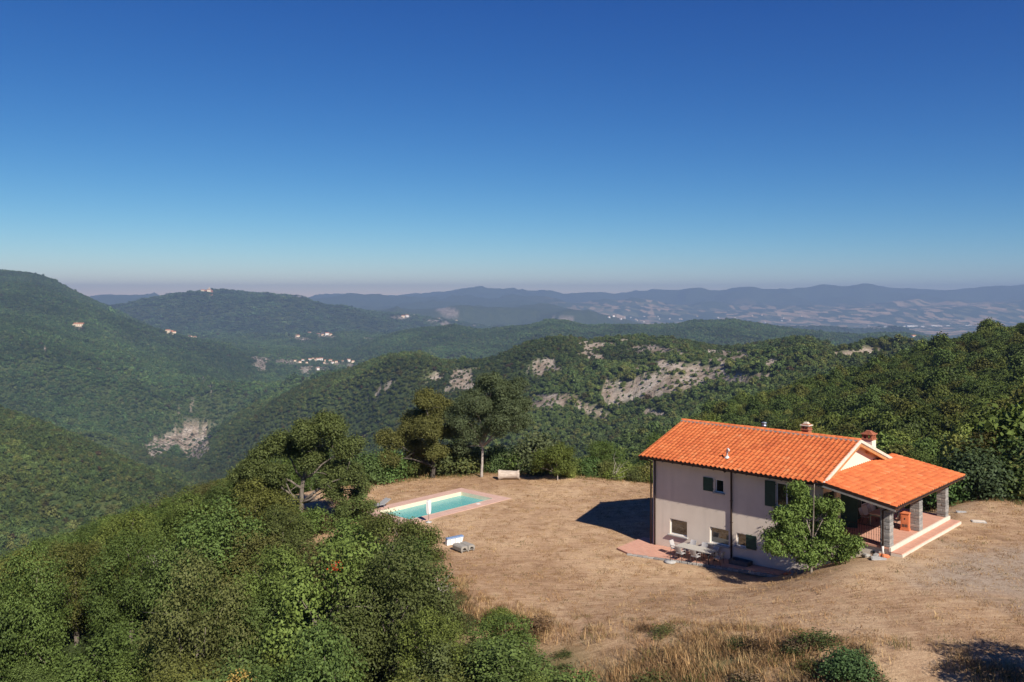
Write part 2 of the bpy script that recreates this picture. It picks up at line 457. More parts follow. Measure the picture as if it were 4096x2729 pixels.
# ------------------------------------------------------------------ ground materials
def ground_material():
    t = NT('ground')
    P = t.pos()
    lawn = t.attr('lawn').outputs['Fac']; bare = t.attr('bare').outputs['Fac']; plainf = t.attr('plain').outputs['Fac']
    dist = t.attr('dist').outputs['Fac']; grav = t.attr('gravel').outputs['Fac']
    # --- mown, sun-dried grass
    big = t.noise(0.11, 5, 0.6, P)
    mid = t.noise(0.75, 6, 0.65, P, 0.6)
    streak = t.noise(1.0, 5, 0.65, t.mapping(P, (0.6, 6.0, 1), (0, 0, math.radians(-38))))
    fine = t.noise(9.0, 6, 0.75, P)
    vfine = t.noise(38.0, 3, 0.7, P)
    f = t.math('ADD', t.math('MULTIPLY', big, 0.30), t.math('MULTIPLY', mid, 0.26))
    f = t.math('ADD', f, t.math('MULTIPLY', streak, 0.26))
    f = t.math('ADD', f, t.math('MULTIPLY', fine, 0.24))
    straw = t.ramp(f, [(0.39, (0.165, 0.094, 0.054)), (0.45, (0.295, 0.178, 0.103)), (0.51, (0.43, 0.273, 0.160)), (0.60, (0.62, 0.43, 0.26))])
    straw = t.mix(t.ramp(vfine, [(0.36, 0.55), (0.52, 0.0)]), straw, (0.12, 0.07, 0.036))
    straw = t.mix(t.ramp(t.noise(24.0, 3, 0.7, P), [(0.58, 0.0), (0.72, 0.55)]), straw, (0.66, 0.49, 0.28))
    gr = t.ramp(t.noise(1.4, 5, 0.7, P), [(0.58, 0.0), (0.72, 0.5)])
    straw = t.mix(gr, straw, (0.15, 0.13, 0.05))
    gravel = t.ramp(t.noise(6.0, 6, 0.75, P), [(0.35, (0.25, 0.19, 0.14)), (0.65, (0.47, 0.38, 0.29))])
    straw = t.mix(grav, straw, gravel)
    # --- wooded slope
    wood = t.ramp(t.noise(0.012, 6, 0.6, P), [(0.35, (0.034, 0.052, 0.018)), (0.55, (0.055, 0.078, 0.026)), (0.7, (0.08, 0.09, 0.032))])
    vor = t.n('TexVoronoi'); vor.inputs['Scale'].default_value = 0.11; t.nt.links.new(P, vor.inputs['Vector'])
    vf = t.n('TexVoronoi'); vf.inputs['Scale'].default_value = 0.045; t.nt.links.new(P, vf.inputs['Vector'])
    wood = t.mix(t.math('MULTIPLY', t.ramp(vor.outputs['Color'], [(0.2, 0.0), (0.9, 1.0)]), 0.6), wood, (0.062, 0.072, 0.022))
    # --- bare clay and rock
    soil = t.ramp(t.noise(0.035, 8, 0.7, P), [(0.36, (0.17, 0.125, 0.088)), (0.48, (0.30, 0.235, 0.178)), (0.62, (0.42, 0.36, 0.30))])
    soil = t.mix(t.ramp(t.noise(0.25, 4, 0.7, P), [(0.55, 0.0), (0.62, 0.85)]), soil, (0.07, 0.075, 0.03))
    # --- farmed plain far off: a patchwork of fields
    pv = t.mapping(P, (0.0016, 0.00085, 0.0), (0, 0, 0.25))
    fv = t.n('TexVoronoi'); fv.inputs['Scale'].default_value = 4.6; t.nt.links.new(pv, fv.inputs['Vector'])
    fv.inputs['Randomness'].default_value = 1.0
    sep = t.n('SeparateColor'); t.nt.links.new(fv.outputs['Color'], sep.inputs[0])
    pick = t.math('ADD', t.math('MULTIPLY', sep.outputs[0], 0.5), t.math('MULTIPLY', t.noise(0.00042, 4, 0.6, P), 0.9))
    fields = t.ramp(pick, [(0.66, (0.035, 0.052, 0.025)), (0.70, (0.09, 0.10, 0.05)), (0.76, (0.12, 0.12, 0.06)), (0.815, (0.27, 0.185, 0.11)), (0.92, (0.38, 0.265, 0.165))])
    col = t.mix(lawn, wood, straw)
    col = t.mix(bare, col, soil)
    col = t.mix(plainf, col, fields)
    # relief: grass roughness close by, tree crowns far off
    h1 = t.math('ADD', fine, t.math('MULTIPLY', vfine, 0.6))
    n1 = t.bump(t.math('MULTIPLY', h1, lawn), 0.9, 0.06)
    cr = t.math('SUBTRACT', 1.0, t.math('MULTIPLY', vor.outputs['Distance'], 1.3))
    cr = t.math('ADD', cr, t.math('MULTIPLY', t.math('SUBTRACT', 1.0, vf.outputs['Distance']), 1.3))
    far = t.ramp(dist, [(0.06, 0.0), (0.12, 1.0)])
    hh = t.math('MULTIPLY', t.math('MULTIPLY', cr, far), t.math('SUBTRACT', 1.0, plainf))
    nb = t.n('Bump'); nb.inputs['Strength'].default_value = 1.0; nb.inputs['Distance'].default_value = 9.0
    t.nt.links.new(hh, nb.inputs['Height']); t.nt.links.new(n1, nb.inputs['Normal'])
    rk = t.n('Bump'); rk.inputs['Strength'].default_value = 0.9; rk.inputs['Distance'].default_value = 3.0
    t.nt.links.new(t.math('MULTIPLY', t.noise(0.09, 8, 0.7, P), bare), rk.inputs['Height']); t.nt.links.new(nb.outputs[0], rk.inputs['Normal'])
    t.principled(col, 0.95, rk.outputs[0], 0, 0.1)
    return t.m
GROUND = ground_material()

def terrain_objects():
    V = np.stack([GX, GY, GZ], -1).reshape(-1, 3)
    idx = np.arange(nR * nP).reshape(nR, nP)
    q = np.stack([idx[:-1, :-1], idx[1:, :-1], idx[1:, 1:], idx[:-1, 1:]], -1).reshape(-1, 4)
    cxy = V[q].mean(1)
    rr = np.hypot(cxy[:, 0], cxy[:, 1])
    inside = np.zeros(len(q), bool)
    nearm = rr < 130
    inside[nearm] = poly_sd(cxy[nearm, 0], cxy[nearm, 1]) < 0
    pu, pv = pool_uv(cxy[:, 0], cxy[:, 1])
    hole = (pu > -0.35) & (pu < POOL_W + 0.35) & (pv > -0.35) & (pv < POOL_L + 0.35)
    u, D = polar(V[:, 0], V[:, 1])
    sd = np.full(len(V), 999.0); nm = np.hypot(V[:, 0], V[:, 1]) < 160
    sd[nm] = poly_sd(V[nm, 0], V[nm, 1])
    at = {}
    at['lawn'] = 1 - sstep(0.0, 7.0, sd + fbm(V[:, 0] / 3, V[:, 1] / 3, 3, 3) * 4)
    at['bare'] = bare_mask(V[:, 0], V[:, 1], V[:, 2]) * (V[:, 1] > 400)
    at['plain'] = sstep(10200, 11200, D) * (1 - sstep(16500, 20500, D)) * sstep(2380, 2800, u + 300 * sstep(11500, 13500, D)) * (V[:, 1] > 0)
    at['dist'] = np.clip(D / 25000, 0, 1)
    gx = np.hypot((V[:, 0] - 28) / 8.5, (V[:, 1] - 42) / 7.0)
    at['gravel'] = np.where(nm, (1 - sstep(0.6, 1.15, gx + 0.35 * fbm(V[:, 0] / 2.2, V[:, 1] / 2.2, 4, 13))) * 0.8, 0)
    def make(name, fmask):
        f = q[fmask]; used = np.unique(f)
        re = np.full(len(V), -1); re[used] = np.arange(len(used))
        me = np_mesh(name, V[used], re[f], 4, [GROUND], smooth=True)
        for k, a in at.items():
            la = me.attributes.new(k, 'FLOAT', 'POINT'); la.data.foreach_set('value', a[used].astype(np.float32))
        o = bpy.data.objects.new(name, me); o['kind'] = 'structure'
        link(o); return o
    make('lawn', inside & ~hole)
    make('hillside', ~inside & (rr < 5000))
    make('far_hills', ~inside & (rr >= 5000))
terrain_objects()

# ------------------------------------------------------------------ haze over the whole valley
def make_haze():
    t = NT('haze_air')
    v = t.n('VolumePrincipled')
    v.inputs['Color'].default_value = (0.285, 0.395, 0.61, 1)
    v.inputs['Density'].default_value = 7.4e-5
    v.inputs['Anisotropy'].default_value = 0.0
    t.nt.links.new(v.outputs[0], t.out.inputs['Volume'])
    b = MB().box(-26500, 26500, -26500, 26500, -580, 425)
    o = b.build('haze', t.m); o['kind'] = 'stuff'
    o['label'] = 'thin bluish haze over the valley and far mountains'; o['category'] = 'haze'
    return o
make_haze()
# ------------------------------------------------------------------ the farmhouse
def tile_material():
    t = NT('terracotta_roof_tile')
    co = t.coord('Object')
    r = t.math('ADD', t.n('ObjectInfo').outputs['Random'], t.attr('rnd').outputs['Fac'])
    r = t.math('FRACT', r)
    col = t.ramp(r, [(0.0, (0.40, 0.096, 0.030)), (0.4, (0.47, 0.122, 0.037)), (0.8, (0.51, 0.143, 0.045)), (0.97, (0.53, 0.160, 0.052)), (1.0, (0.51, 0.19, 0.08))])
    col = t.mix(t.ramp(t.noise(7.0, 5, 0.7, co), [(0.45, 0.0), (0.8, 0.28)]), col, (0.34, 0.080, 0.03))
    col = t.mix(t.ramp(t.noise(1.1, 4, 0.6, t.pos()), [(0.58, 0.0), (0.74, 0.10)]), col, (0.50, 0.26, 0.15))
    t.principled(col, 0.8, t.bump(t.noise(60, 3, 0.6, co), 0.2, 0.004), 0, 0.25)
    return t.m
def plaster(name, c1, c2):
    t = NT(name); co = t.coord('Object')
    col = t.ramp(t.noise(0.55, 6, 0.6, co), [(0.35, c1), (0.65, c2)])
    st = t.noise(1.0, 5, 0.6, t.mapping(co, (2.2, 2.2, 0.16)))
    col = t.mix(t.ramp(st, [(0.5, 0.0), (0.75, 0.28)]), col, tuple(c * 0.72 for c in c1))
    nz = t.n('SeparateXYZ'); t.nt.links.new(co, nz.inputs[0])
    foot_h = t.math('ADD', nz.outputs[2], t.math('MULTIPLY', t.noise(2.0, 4, 0.6, co), 0.5))
    col = t.mix(t.ramp(foot_h, [(0.25, 0.35), (0.55, 0.0)]), col, tuple(c * 0.62 for c in c1))  # plaster gets darker towards the wall foot, edge broken by noise
    t.principled(col, 0.92, t.bump(t.noise(25, 4, 0.65, co), 0.35, 0.012), 0, 0.15)
    return t.m
def stone_material():
    t = NT('grey_sandstone'); co = t.coord('Object')
    r = t.n('ObjectInfo').outputs['Random']
    col = t.ramp(r, [(0.0, (0.20, 0.19, 0.175)), (0.5, (0.29, 0.275, 0.255)), (1.0, (0.36, 0.33, 0.29))])
    col = t.mix(t.ramp(t.noise(9, 5, 0.7, co), [(0.4, 0.0), (0.7, 0.5)]), col, (0.15, 0.14, 0.13))
    t.principled(col, 0.9, t.bump(t.noise(22, 5, 0.7, co), 0.6, 0.02), 0, 0.2)
    return t.m
def paving_material():
    t = NT('terracotta_paving'); co = t.coord('Object')
    br = t.n('TexBrick'); t.nt.links.new(co, br.inputs['Vector'])
    for k, v in (('Scale', 1.0), ('Mortar Size', 0.008), ('Brick Width', 0.30), ('Row Height', 0.15), ('Bias', 0.0)): br.inputs[k].default_value = v
    br.inputs['Color1'].default_value = (0.50, 0.245, 0.165, 1); br.inputs['Color2'].default_value = (0.58, 0.305, 0.21, 1)
    br.inputs['Mortar'].default_value = (0.42, 0.30, 0.24, 1)
    col = t.mix(t.ramp(t.noise(1.2, 6, 0.65, co), [(0.4, 0.0), (0.7, 0.35)]), br.outputs['Color'], (0.42, 0.235, 0.17))
    t.principled(col, 0.85, t.bump(br.outputs['Fac'], 0.2, -0.004), 0, 0.25)
    return t.m
def glass_material():
    t = NT('window_glass')
    g = t.n('BsdfGlossy'); g.inputs['Roughness'].default_value = 0.015; g.inputs['Color'].default_value = (0.95, 0.97, 1, 1)
    d = t.n('BsdfDiffuse'); d.inputs['Color'].default_value = (0.012, 0.013, 0.014, 1)
    lw = t.n('LayerWeight'); lw.inputs['Blend'].default_value = 0.45
    fac = t.math('ADD', t.math('MULTIPLY', lw.outputs['Fresnel'], 0.55), 0.12, clamp=True)
    mx = t.n('MixShader'); t.nt.links.new(fac, mx.inputs[0]); t.nt.links.new(d.outputs[0], mx.inputs[1]); t.nt.links.new(g.outputs[0], mx.inputs[2])
    t.nt.links.new(mx.outputs[0], t.out.inputs['Surface'])
    return t.m
M_TILE = tile_material()
M_WALL = plaster('beige_plaster', (0.62, 0.53, 0.435), (0.70, 0.605, 0.505))
M_GABLE = plaster('cream_plaster', (0.70, 0.60, 0.48), (0.76, 0.665, 0.545))
M_STONE = stone_material()
M_PAVE = paving_material()
M_GLASS = glass_material()
M_MORTAR = plain('lime_mortar', (0.36, 0.33, 0.29), 0.95, 0.2, 8)
M_CREAM = plain('pale_travertine', (0.66, 0.57, 0.46), 0.85, 0.12, 3)
M_SILL = plain('sill_stone', (0.40, 0.385, 0.36), 0.9, 0.2, 10)
M_WHITE = plain('white_paint', (0.74, 0.73, 0.70), 0.6, 0.05, 3, 0.05)
M_GREEN = plain('dark_green_paint', (0.022, 0.058, 0.040), 0.55, 0.25, 5, 0.1)
M_COPPER = plain('brown_copper', (0.045, 0.026, 0.020), 0.45, 0.3, 4, 0.05, 0.01, 0.35)
M_WOOD = plain('honey_wood', (0.46, 0.22, 0.085), 0.7, 0.2, 4)
M_GREYWOOD = plain('weathered_grey_wood', (0.25, 0.225, 0.195), 0.85, 0.25, 5)
M_IRON = plain('rust_brown_iron', (0.045, 0.028, 0.022), 0.6, 0.3, 12)
M_PVC = plain('pale_pipe', (0.62, 0.58, 0.53), 0.6, 0.1, 8)
M_ZINC = plain('zinc', (0.28, 0.31, 0.35), 0.4, 0.15, 8, 0.05, 0.01, 0.6)
M_BRICK = plain('red_brick', (0.36, 0.13, 0.07), 0.9, 0.3, 10)
M_TERRA = plain('terracotta', (0.56, 0.17, 0.07), 0.75, 0.15, 6)
M_DARKIN = plain('dark_interior', (0.05, 0.045, 0.04), 0.9, 0.2, 2)

RZ = math.atan2(AX.y, AX.x)
house = thing('farmhouse', 'two-storey beige farmhouse with orange tiled roof and columned porch', 'house', (HX, HY, 0), RZ)
HL, HW = 11.4, 8.2
RIDGE_P, RIDGE_Z, EAVE_P, EAVE_Z = 4.1, 7.62, -0.92, 5.88
T0, T1 = -0.45, 11.86
SL = (RIDGE_Z - EAVE_Z) / (RIDGE_P - EAVE_P)
def roof_z(p): return RIDGE_Z - abs(p - RIDGE_P) * SL
TH = 0.17                                     # thickness of deck under the tiles

def wall_panel(M, a0, a1, b0, btop, holes, depth):
    """wall in plane (a, 0, b) facing -y; holes (a0,a1,b0,b1); btop(a) gives top edge"""
    A = sorted({a0, a1} | {h[0] for h in holes} | {h[1] for h in holes}); B = sorted({b0} | {h[2] for h in holes} | {h[3] for h in holes})
    def inh(x, z): return any(h[0] < x < h[1] and h[2] < z < h[3] for h in holes)
    fs = M
    for i in range(len(A) - 1):
        for j in range(len(B)):
            x0, x1 = A[i], A[i + 1]; z0 = B[j]
            if j + 1 < len(B): z1a = z1b = B[j + 1]
            else: z1a, z1b = btop(x0), btop(x1)
            if inh((x0 + x1) / 2, z0 + 0.01): continue
            fs.add([(x0, 0, z0), (x1, 0, z0), (x1, 0, z1b), (x0, 0, z1a)], [(0, 1, 2, 3)])
    for h in holes:
        x0, x1, z0, z1 = h; d = depth
        fs.add([(x0,0,z0),(x1,0,z0),(x1,0,z1),(x0,0,z1),(x0,d,z0),(x1,d,z0),(x1,d,z1),(x0,d,z1)],
               [(0,1,5,4),(1,2,6,5),(2,3,7,6),(3,0,4,7)])
    return M

# front wall and its openings
HOLES = [(4.57, 5.14, 4.17, 4.95), (8.58, 9.85, 3.95, 5.34), (1.30, 2.57, 1.0, 1.98), (4.20, 5.50, 1.0, 1.98), (6.02, 6.66, 1.17, 1.95), (8.62, 9.5, 1.35, 2.35)]
wm = wall_panel(MB(), 0, HL, -1.2, lambda a: roof_z(0) - TH, HOLES, 0.16)
# rear wall and the far gable close the box
wm.add([(0, HW, -1.2), (HL, HW, -1.2), (HL, HW, roof_z(HW) - TH), (0, HW, roof_z(HW) - TH)], [(3, 2, 1, 0)])
wm.add([(0, 0, -1.2), (0, HW, -1.2), (0, HW, roof_z(HW) - TH), (0, RIDGE_P, RIDGE_Z - TH), (0, 0, roof_z(0) - TH)], [(0, 1, 2, 3, 4)])
wall = wm.build('wall', M_WALL, house, fixn=False)
# gable wall over and behind the porch (plane t = HL), with openings
FLOOR = 2.85
GH = [(0.62, 1.75, 3.0, 5.1), (2.35, 4.2, FLOOR, 5.2), (5.3, 6.6, 3.5, 5.0)]
gm = MB()
gA = sorted({0, HW, RIDGE_P} | {h[0] for h in GH} | {h[1] for h in GH})
sub = wall_panel(MB(), 0, HW, -1.2, lambda a: roof_z(a) - TH, GH + [], 0.16)
# split the top at the ridge so that the slope follows the roof
def gable_mesh():
    m = MB()
    B = sorted({-1.2} | {h[2] for h in GH} | {h[3] for h in GH} | {5.55})
    for i in range(len(gA) - 1):
        x0, x1 = gA[i], gA[i + 1]
        for j in range(len(B)):
            z0 = B[j]
            if any(h[0] <= (x0 + x1) / 2 <= h[1] and h[2] <= z0 + 0.01 < h[3] for h in GH): continue
            za, zb = (B[j + 1],) * 2 if j + 1 < len(B) else (roof_z(x0) - TH, roof_z(x1) - TH)
            m.add([(HL, x0, z0), (HL, x1, z0), (HL, x1, zb), (HL, x0, za)], [(0, 1, 2, 3)])
    for (x0, x1, z0, z1) in GH:
        d = HL - 0.16
        m.add([(HL,x0,z0),(HL,x1,z0),(HL,x1,z1),(HL,x0,z1),(d,x0,z0),(d,x1,z0),(d,x1,z1),(d,x0,z1)], [(0,1,5,4),(1,2,6,5),(2,3,7,6),(3,0,4,7)])
    return m
gable = gable_mesh().build('gable_wall', M_GABLE, house, fixn=False)
MB().box(0.3, HL - 0.3, 0.35, HW - 0.3, -1.0, 5.6).build('interior', M_DARKIN, house)

# windows
def window(a0, a1, b0, b1, mull=False, sill=True, lab=None):
    d = 0.09; f = 0.055
    m = MB()
    m.box(a0, a0 + f, d, d + 0.06, b0, b1); m.box(a1 - f, a1, d, d + 0.06, b0, b1)
    m.box(a0 + f, a1 - f, d, d + 0.06, b0, b0 + f); m.box(a0 + f, a1 - f, d, d + 0.06, b1 - f, b1)
    if mull: c = (a0 + a1) / 2; m.box(c - 0.045, c + 0.045, d - 0.005, d + 0.055, b0 + f, b1 - f)
    w = m.build('window', M_WHITE, house)
    cuts = [a0 + f, (a0 + a1) / 2 - 0.045, (a0 + a1) / 2 + 0.045, a1 - f] if mull else [a0 + f, a1 - f]
    for k in range(0, len(cuts), 2):
        MB().box(cuts[k], cuts[k + 1], d + 0.025, d + 0.04, b0 + f, b1 - f).build('pane', M_GLASS, w)
    if sill:
        MB().box(a0 - 0.1, a1 + 0.1, -0.14, 0.10, b0 - 0.085, b0 - 0.005).build('sill', M_SILL, w, 0.01)
    return w
for h, mu in zip(HOLES, (False, True, False, False, False, True)): window(*h, mull=mu)
# white lit reveals of the ground-floor windows
def shutter(a0, a1, b0, b1, name='shutter'):
    m = MB(); y0, y1 = -0.055, -0.015
    m.box(a0, a1, y0 + 0.012, y1, b0, b1)
    e = 0.07; mid = b0 + (b1 - b0) * 0.52
    for (x0, x1, z0, z1) in ((a0, a0 + e, b0, b1), (a1 - e, a1, b0, b1), (a0 + e, a1 - e, b0, b0 + e), (a0 + e, a1 - e, b1 - e, b1), (a0 + e, a1 - e, mid - e / 2, mid + e / 2)):
        m.box(x0, x1, y0, y0 + 0.012, z0, z1)
    s = m.build(name, M_GREEN, house)
    for z in (b0 + 0.16, b1 - 0.16): MB().box(a1 - 0.02, a1 + 0.05, -0.03, -0.008, z - 0.02, z + 0.02).build('hinge', M_IRON, s)
    return s
for a in ((3.76, 4.43, 4.16, 4.98), (7.90, 8.54, 3.9, 5.38), (9.90, 10.54, 3.9, 5.38), (6.68, 7.34, 1.14, 1.97), (7.92, 8.58, 1.3, 2.4)): shutter(*a)

# gable openings under the porch: green shutters, panes, double door
def on_gable(mb, name, mat, parent, M=Matrix(((0, -1, 0, HL), (1, 0, 0, 0), (0, 0, 1, 0), (0, 0, 0, 1)))):
    mb.v = [tuple(M @ Vector(v)) for v in mb.v]
    return mb.build(name, mat, parent)
for (a0, a1, b0, b1), mu in ((GH[0], False), (GH[2], True)):
    m = MB(); f = 0.06
    m.box(a0, a0 + f, 0.08, 0.14, b0, b1); m.box(a1 - f, a1, 0.08, 0.14, b0, b1); m.box(a0 + f, a1 - f, 0.08, 0.14, b0, b0 + f); m.box(a0 + f, a1 - f, 0.08, 0.14, b1 - f, b1)
    w = on_gable(m, 'window', M_WHITE, house)
    on_gable(MB().box(a0 + f, a1 - f, 0.10, 0.12, b0 + f, b1 - f), 'pane', M_GLASS, w)
def gshutter(a0, a1, b0, b1, name='shutter', ang=0.0):
    m = MB(); e = 0.08; w = a1 - a0
    m.box(0, w, -0.05, -0.015, b0, b1)
    for (x0, x1, z0, z1) in ((0, e, b0, b1), (w - e, w, b0, b1), (e, w - e, b0, b0 + e), (e, w - e, b1 - e, b1), (e, w - e, (b0 + b1) / 2 - e / 2, (b0 + b1) / 2 + e / 2)):
        m.box(x0, x1, -0.064, -0.05, z0, z1)
    R = Matrix.Translation((a0, 0, 0)) @ Matrix.Rotation(ang, 4, 'Z')
    m.v = [tuple(R @ Vector(v)) for v in m.v]
    return on_gable(m, name, M_GREEN, house)
gshutter(0.06, 0.60, 2.95, 5.12); 
d1 = gshutter(2.35, 3.25, FLOOR + 0.01, 5.18, 'door', -1.15)
gshutter(4.22, 5.1, FLOOR + 0.01, 5.18, 'door')
gshutter(6.62, 7.25, 3.46, 5.04)

# ---- roofs -------------------------------------------------------------
TW, TL = 0.30, 0.335
def tile_mesh():
    """one interlocking tile: flat pan and round roll, lower nose proud; x across, y down-slope, z up"""
    prof = [(-0.002, 0.014), (0.09, 0.006), (0.135, 0.016)]
    for k in range(1, 6):
        a = math.pi * (1 - k / 5.0)
        prof.append((0.222 + 0.083 * math.cos(a), 0.016 + 0.072 * math.sin(a)))
    n = len(prof); L = TL + 0.05
    v = []
    for (x, z) in prof: v.append((x, -0.05, z - 0.012))
    for (x, z) in prof: v.append((x, TL, z + 0.016))
    for (x, z) in prof: v.append((x, TL, z - 0.004))
    f = []
    for i in range(n - 1):
        f.append((i, n + i, n + i + 1, i + 1)); f.append((n + i, 2 * n + i, 2 * n + i + 1, n + i + 1))
    return v, f
tv, tf = tile_mesh()
def raw_tile():
    me = bpy.data.meshes.new('roof_tile'); me.from_pydata(tv, [], tf); me.materials.append(M_TILE); me.update(); return me
TILE_ME = raw_tile()
def slope_basis(across, down):
    a = Vector(across).normalized(); d = Vector(down).normalized(); n = a.cross(d)
    if n.z < 0: n = -n
    return a, d, n
tiles = []                     # (roof key, matrix)
def lay(key, corner, across, down, width, length, skip=None):
    a, d, n = slope_basis(across, down)
    nc = int(round(width / TW)); nr = int(round(length / TL))
    sx = width / nc / TW; sy = length / nr / TL
    for r in range(nr):
        for c in range(nc):
            jx, jz = random.uniform(-.006, .006), random.uniform(0, .006)
            o = Vector(corner) + a * (c * TW * sx + jx) + d * (r * TL * sy + random.uniform(-.008, .008)) + n * jz
            rot = random.uniform(-0.02, 0.02)
            aa = (a * math.cos(rot) + d * math.sin(rot)); dd = (d * math.cos(rot) - a * math.sin(rot))
            M = Matrix((( aa.x * sx, dd.x * sy, n.x, o.x), (aa.y * sx, dd.y * sy, n.y, o.y), (aa.z * sx, dd.z * sy, n.z, o.z), (0, 0, 0, 1)))
            tiles.append((key, M))
slope_len = math.hypot(RIDGE_P - EAVE_P, RIDGE_Z - EAVE_Z)
PE_T, PE_Z, PW_Z, P0, P1 = 15.72, 5.26, 6.02, -0.95, 10.15
# roof decks
def deck_prism(pts_top, th, name, mat, parent, drop=0.03):
    n = len(pts_top)
    v = [(x, y, z - drop) for x, y, z in pts_top] + [(x, y, z - drop - th) for x, y, z in pts_top]
    return MB().add(v, [tuple(range(n)), tuple(range(2 * n - 1, n - 1, -1))] + [(i, n + i, n + (i + 1) % n, (i + 1) % n) for i in range(n)]).build(name, mat, parent)
roof = deck_prism([(T0, EAVE_P, EAVE_Z), (T1, EAVE_P, EAVE_Z), (T1, RIDGE_P, RIDGE_Z), (T0, RIDGE_P, RIDGE_Z)], 0.10, 'roof', M_GREYWOOD, house)
back_roof = deck_prism([(T0, RIDGE_P + 0.001, RIDGE_Z), (T1, RIDGE_P + 0.001, RIDGE_Z), (T1, 2 * RIDGE_P - EAVE_P, EAVE_Z), (T0, 2 * RIDGE_P - EAVE_P, EAVE_Z)], 0.10, 'rear_roof', M_GREYWOOD, house)
porch_roof = deck_prism([(HL + 0.005, P0, PW_Z), (PE_T - 0.06, P0, PE_Z + 0.01), (PE_T - 0.06, P1, PE_Z + 0.01), (HL + 0.005, P1, PW_Z)], 0.10, 'porch_roof', M_WOOD, house)
lay('main', (T0, RIDGE_P, RIDGE_Z), (1, 0, 0), (0, EAVE_P - RIDGE_P, EAVE_Z - RIDGE_Z), T1 - T0 - 0.02, slope_len + 0.05)
lay('rear', (T1, RIDGE_P, RIDGE_Z), (-1, 0, 0), (0, RIDGE_P - EAVE_P, EAVE_Z - RIDGE_Z), T1 - T0 - 0.02, slope_len + 0.05)
# porch tiles start where the gable eave stops them
lay('porch', (HL + 0.02, P0, PW_Z), (0, 1, 0), (PE_T - HL, 0, PE_Z - PW_Z), P1 - P0, math.hypot(PE_T - HL, PE_Z - PW_Z))
HM = Matrix.Translation((HX, HY, 0)) @ Matrix.Rotation(RZ, 4, 'Z')
campos = Vector((0, 0, CAMZ))
def tile_size(M):
    c = HM @ (M @ Vector((0.15, 0.17, 0.03)))
    nrm = (HM.to_3x3() @ Vector((M[0][2], M[1][2], M[2][2]))).normalized()
    v = campos - c
    return max(0, nrm.dot(v)) / v.length ** 3
order = sorted(range(len(tiles)), key=lambda i: -tile_size(tiles[i][1]) if tiles[i][0] != 'rear' else 0)
own = set(order[:300])
parents = {'main': roof, 'rear': back_roof, 'porch': porch_roof}
rest = {'main': [], 'rear': [], 'porch': []}
for i, (k, M) in enumerate(tiles):
    if i in own:
        o = bpy.data.objects.new('roof_tile', TILE_ME); COL.objects.link(o); o.parent = parents[k]; o.matrix_local = M
    else: rest[k].append(M)
TV = np.array(tv); TF = np.array(tf)
for k, ms in rest.items():
    if not ms: continue
    A = np.array([[list(r) for r in M] for M in ms])
    V = np.einsum('nij,vj->nvi', A[:, :3, :3], TV) + A[:, None, :3, 3]
    Fc = (TF[None] + (np.arange(len(ms)) * len(TV))[:, None, None]).reshape(-1, 4)
    me = np_mesh('roof_tiles', V.reshape(-1, 3), Fc, 4, [M_TILE])
    la = me.attributes.new('rnd', 'FLOAT', 'POINT'); la.data.foreach_set('value', np.repeat(rng.random(len(ms)), len(TV)).astype(np.float32))
    o = bpy.data.objects.new('tile_courses', me); o['kind'] = 'stuff'; link(o, parents[k])
# ridge caps bedded in mortar
MB().box(T0 + 0.02, T1 - 0.03, RIDGE_P - 0.17, RIDGE_P + 0.17, RIDGE_Z - 0.06, RIDGE_Z + 0.055).build('ridge_mortar', M_MORTAR, roof)
def ridge_mesh():
    m = MB(); v = []
    for x, rr in ((0, 0.135), (0.40, 0.115)):
        for k in range(8):
            a = math.pi * k / 7
            v.append((x, rr * math.cos(a), rr * math.sin(a) * 0.95))
    f = [(k, 8 + k, 9 + k, k + 1) for k in range(7)] + [tuple(range(8))]
    m.add(v, f, True)
    return m.mesh('ridge_tile', M_TILE)
RID = ridge_mesh(); nx = 34; st = (T1 - T0 - 0.06) / nx
for k in range(nx):
    o = bpy.data.objects.new('ridge_tile', RID); link(o, roof)
    o.location = (T1 - 0.03 - k * st, RIDGE_P + random.uniform(-.012, .012), RIDGE_Z + 0.035 + random.uniform(0, .012)); o.rotation_euler = (0, -0.03, math.pi + random.uniform(-.03, .03))
# pale verge tiles along the right gable edge, rafters and purlins below
for s, lab in ((1, 'front'), (-1, 'back')):
    n = 15
    for k in range(n):
        pa = RIDGE_P - s * (RIDGE_P - EAVE_P) * (k / n); pb = RIDGE_P - s * (RIDGE_P - EAVE_P) * ((k + 1) / n + 0.004)
        za, zb = roof_z(pa) + 0.03, roof_z(pb) + 0.045
        v = [(T1 - 0.05, pa, za - 0.12), (T1 + 0.03, pa, za - 0.12), (T1 + 0.03, pb, zb - 0.135), (T1 - 0.05, pb, zb - 0.135), (T1 - 0.05, pa, za + 0.05), (T1 + 0.03, pa, za + 0.05), (T1 + 0.03, pb, zb + 0.045), (T1 - 0.05, pb, zb + 0.045)]
        MB().add(v, [(0,3,2,1),(4,5,6,7),(0,1,5,4),(1,2,6,5),(2,3,7,6),(3,0,4,7)]).build('verge_tile', M_CREAM, roof)
    pe = RIDGE_P - s * (RIDGE_P - EAVE_P)
    v = []
    for (x, dz0, dz1) in ((T1 - 0.16, -0.31, -0.14), (T1 - 0.02, -0.31, -0.14)):
        v += [(x, RIDGE_P - s * 0.004, RIDGE_Z + dz0), (x, pe, EAVE_Z + dz0), (x, pe, EAVE_Z + dz1), (x, RIDGE_P - s * 0.004, RIDGE_Z + dz1)]
    MB().add(v, [(0, 1, 2, 3), (7, 6, 5, 4), (0, 4, 5, 1), (1, 5, 6, 2), (2, 6, 7, 3), (3, 7, 4, 0)]).build('rafter', M_WOOD, roof)
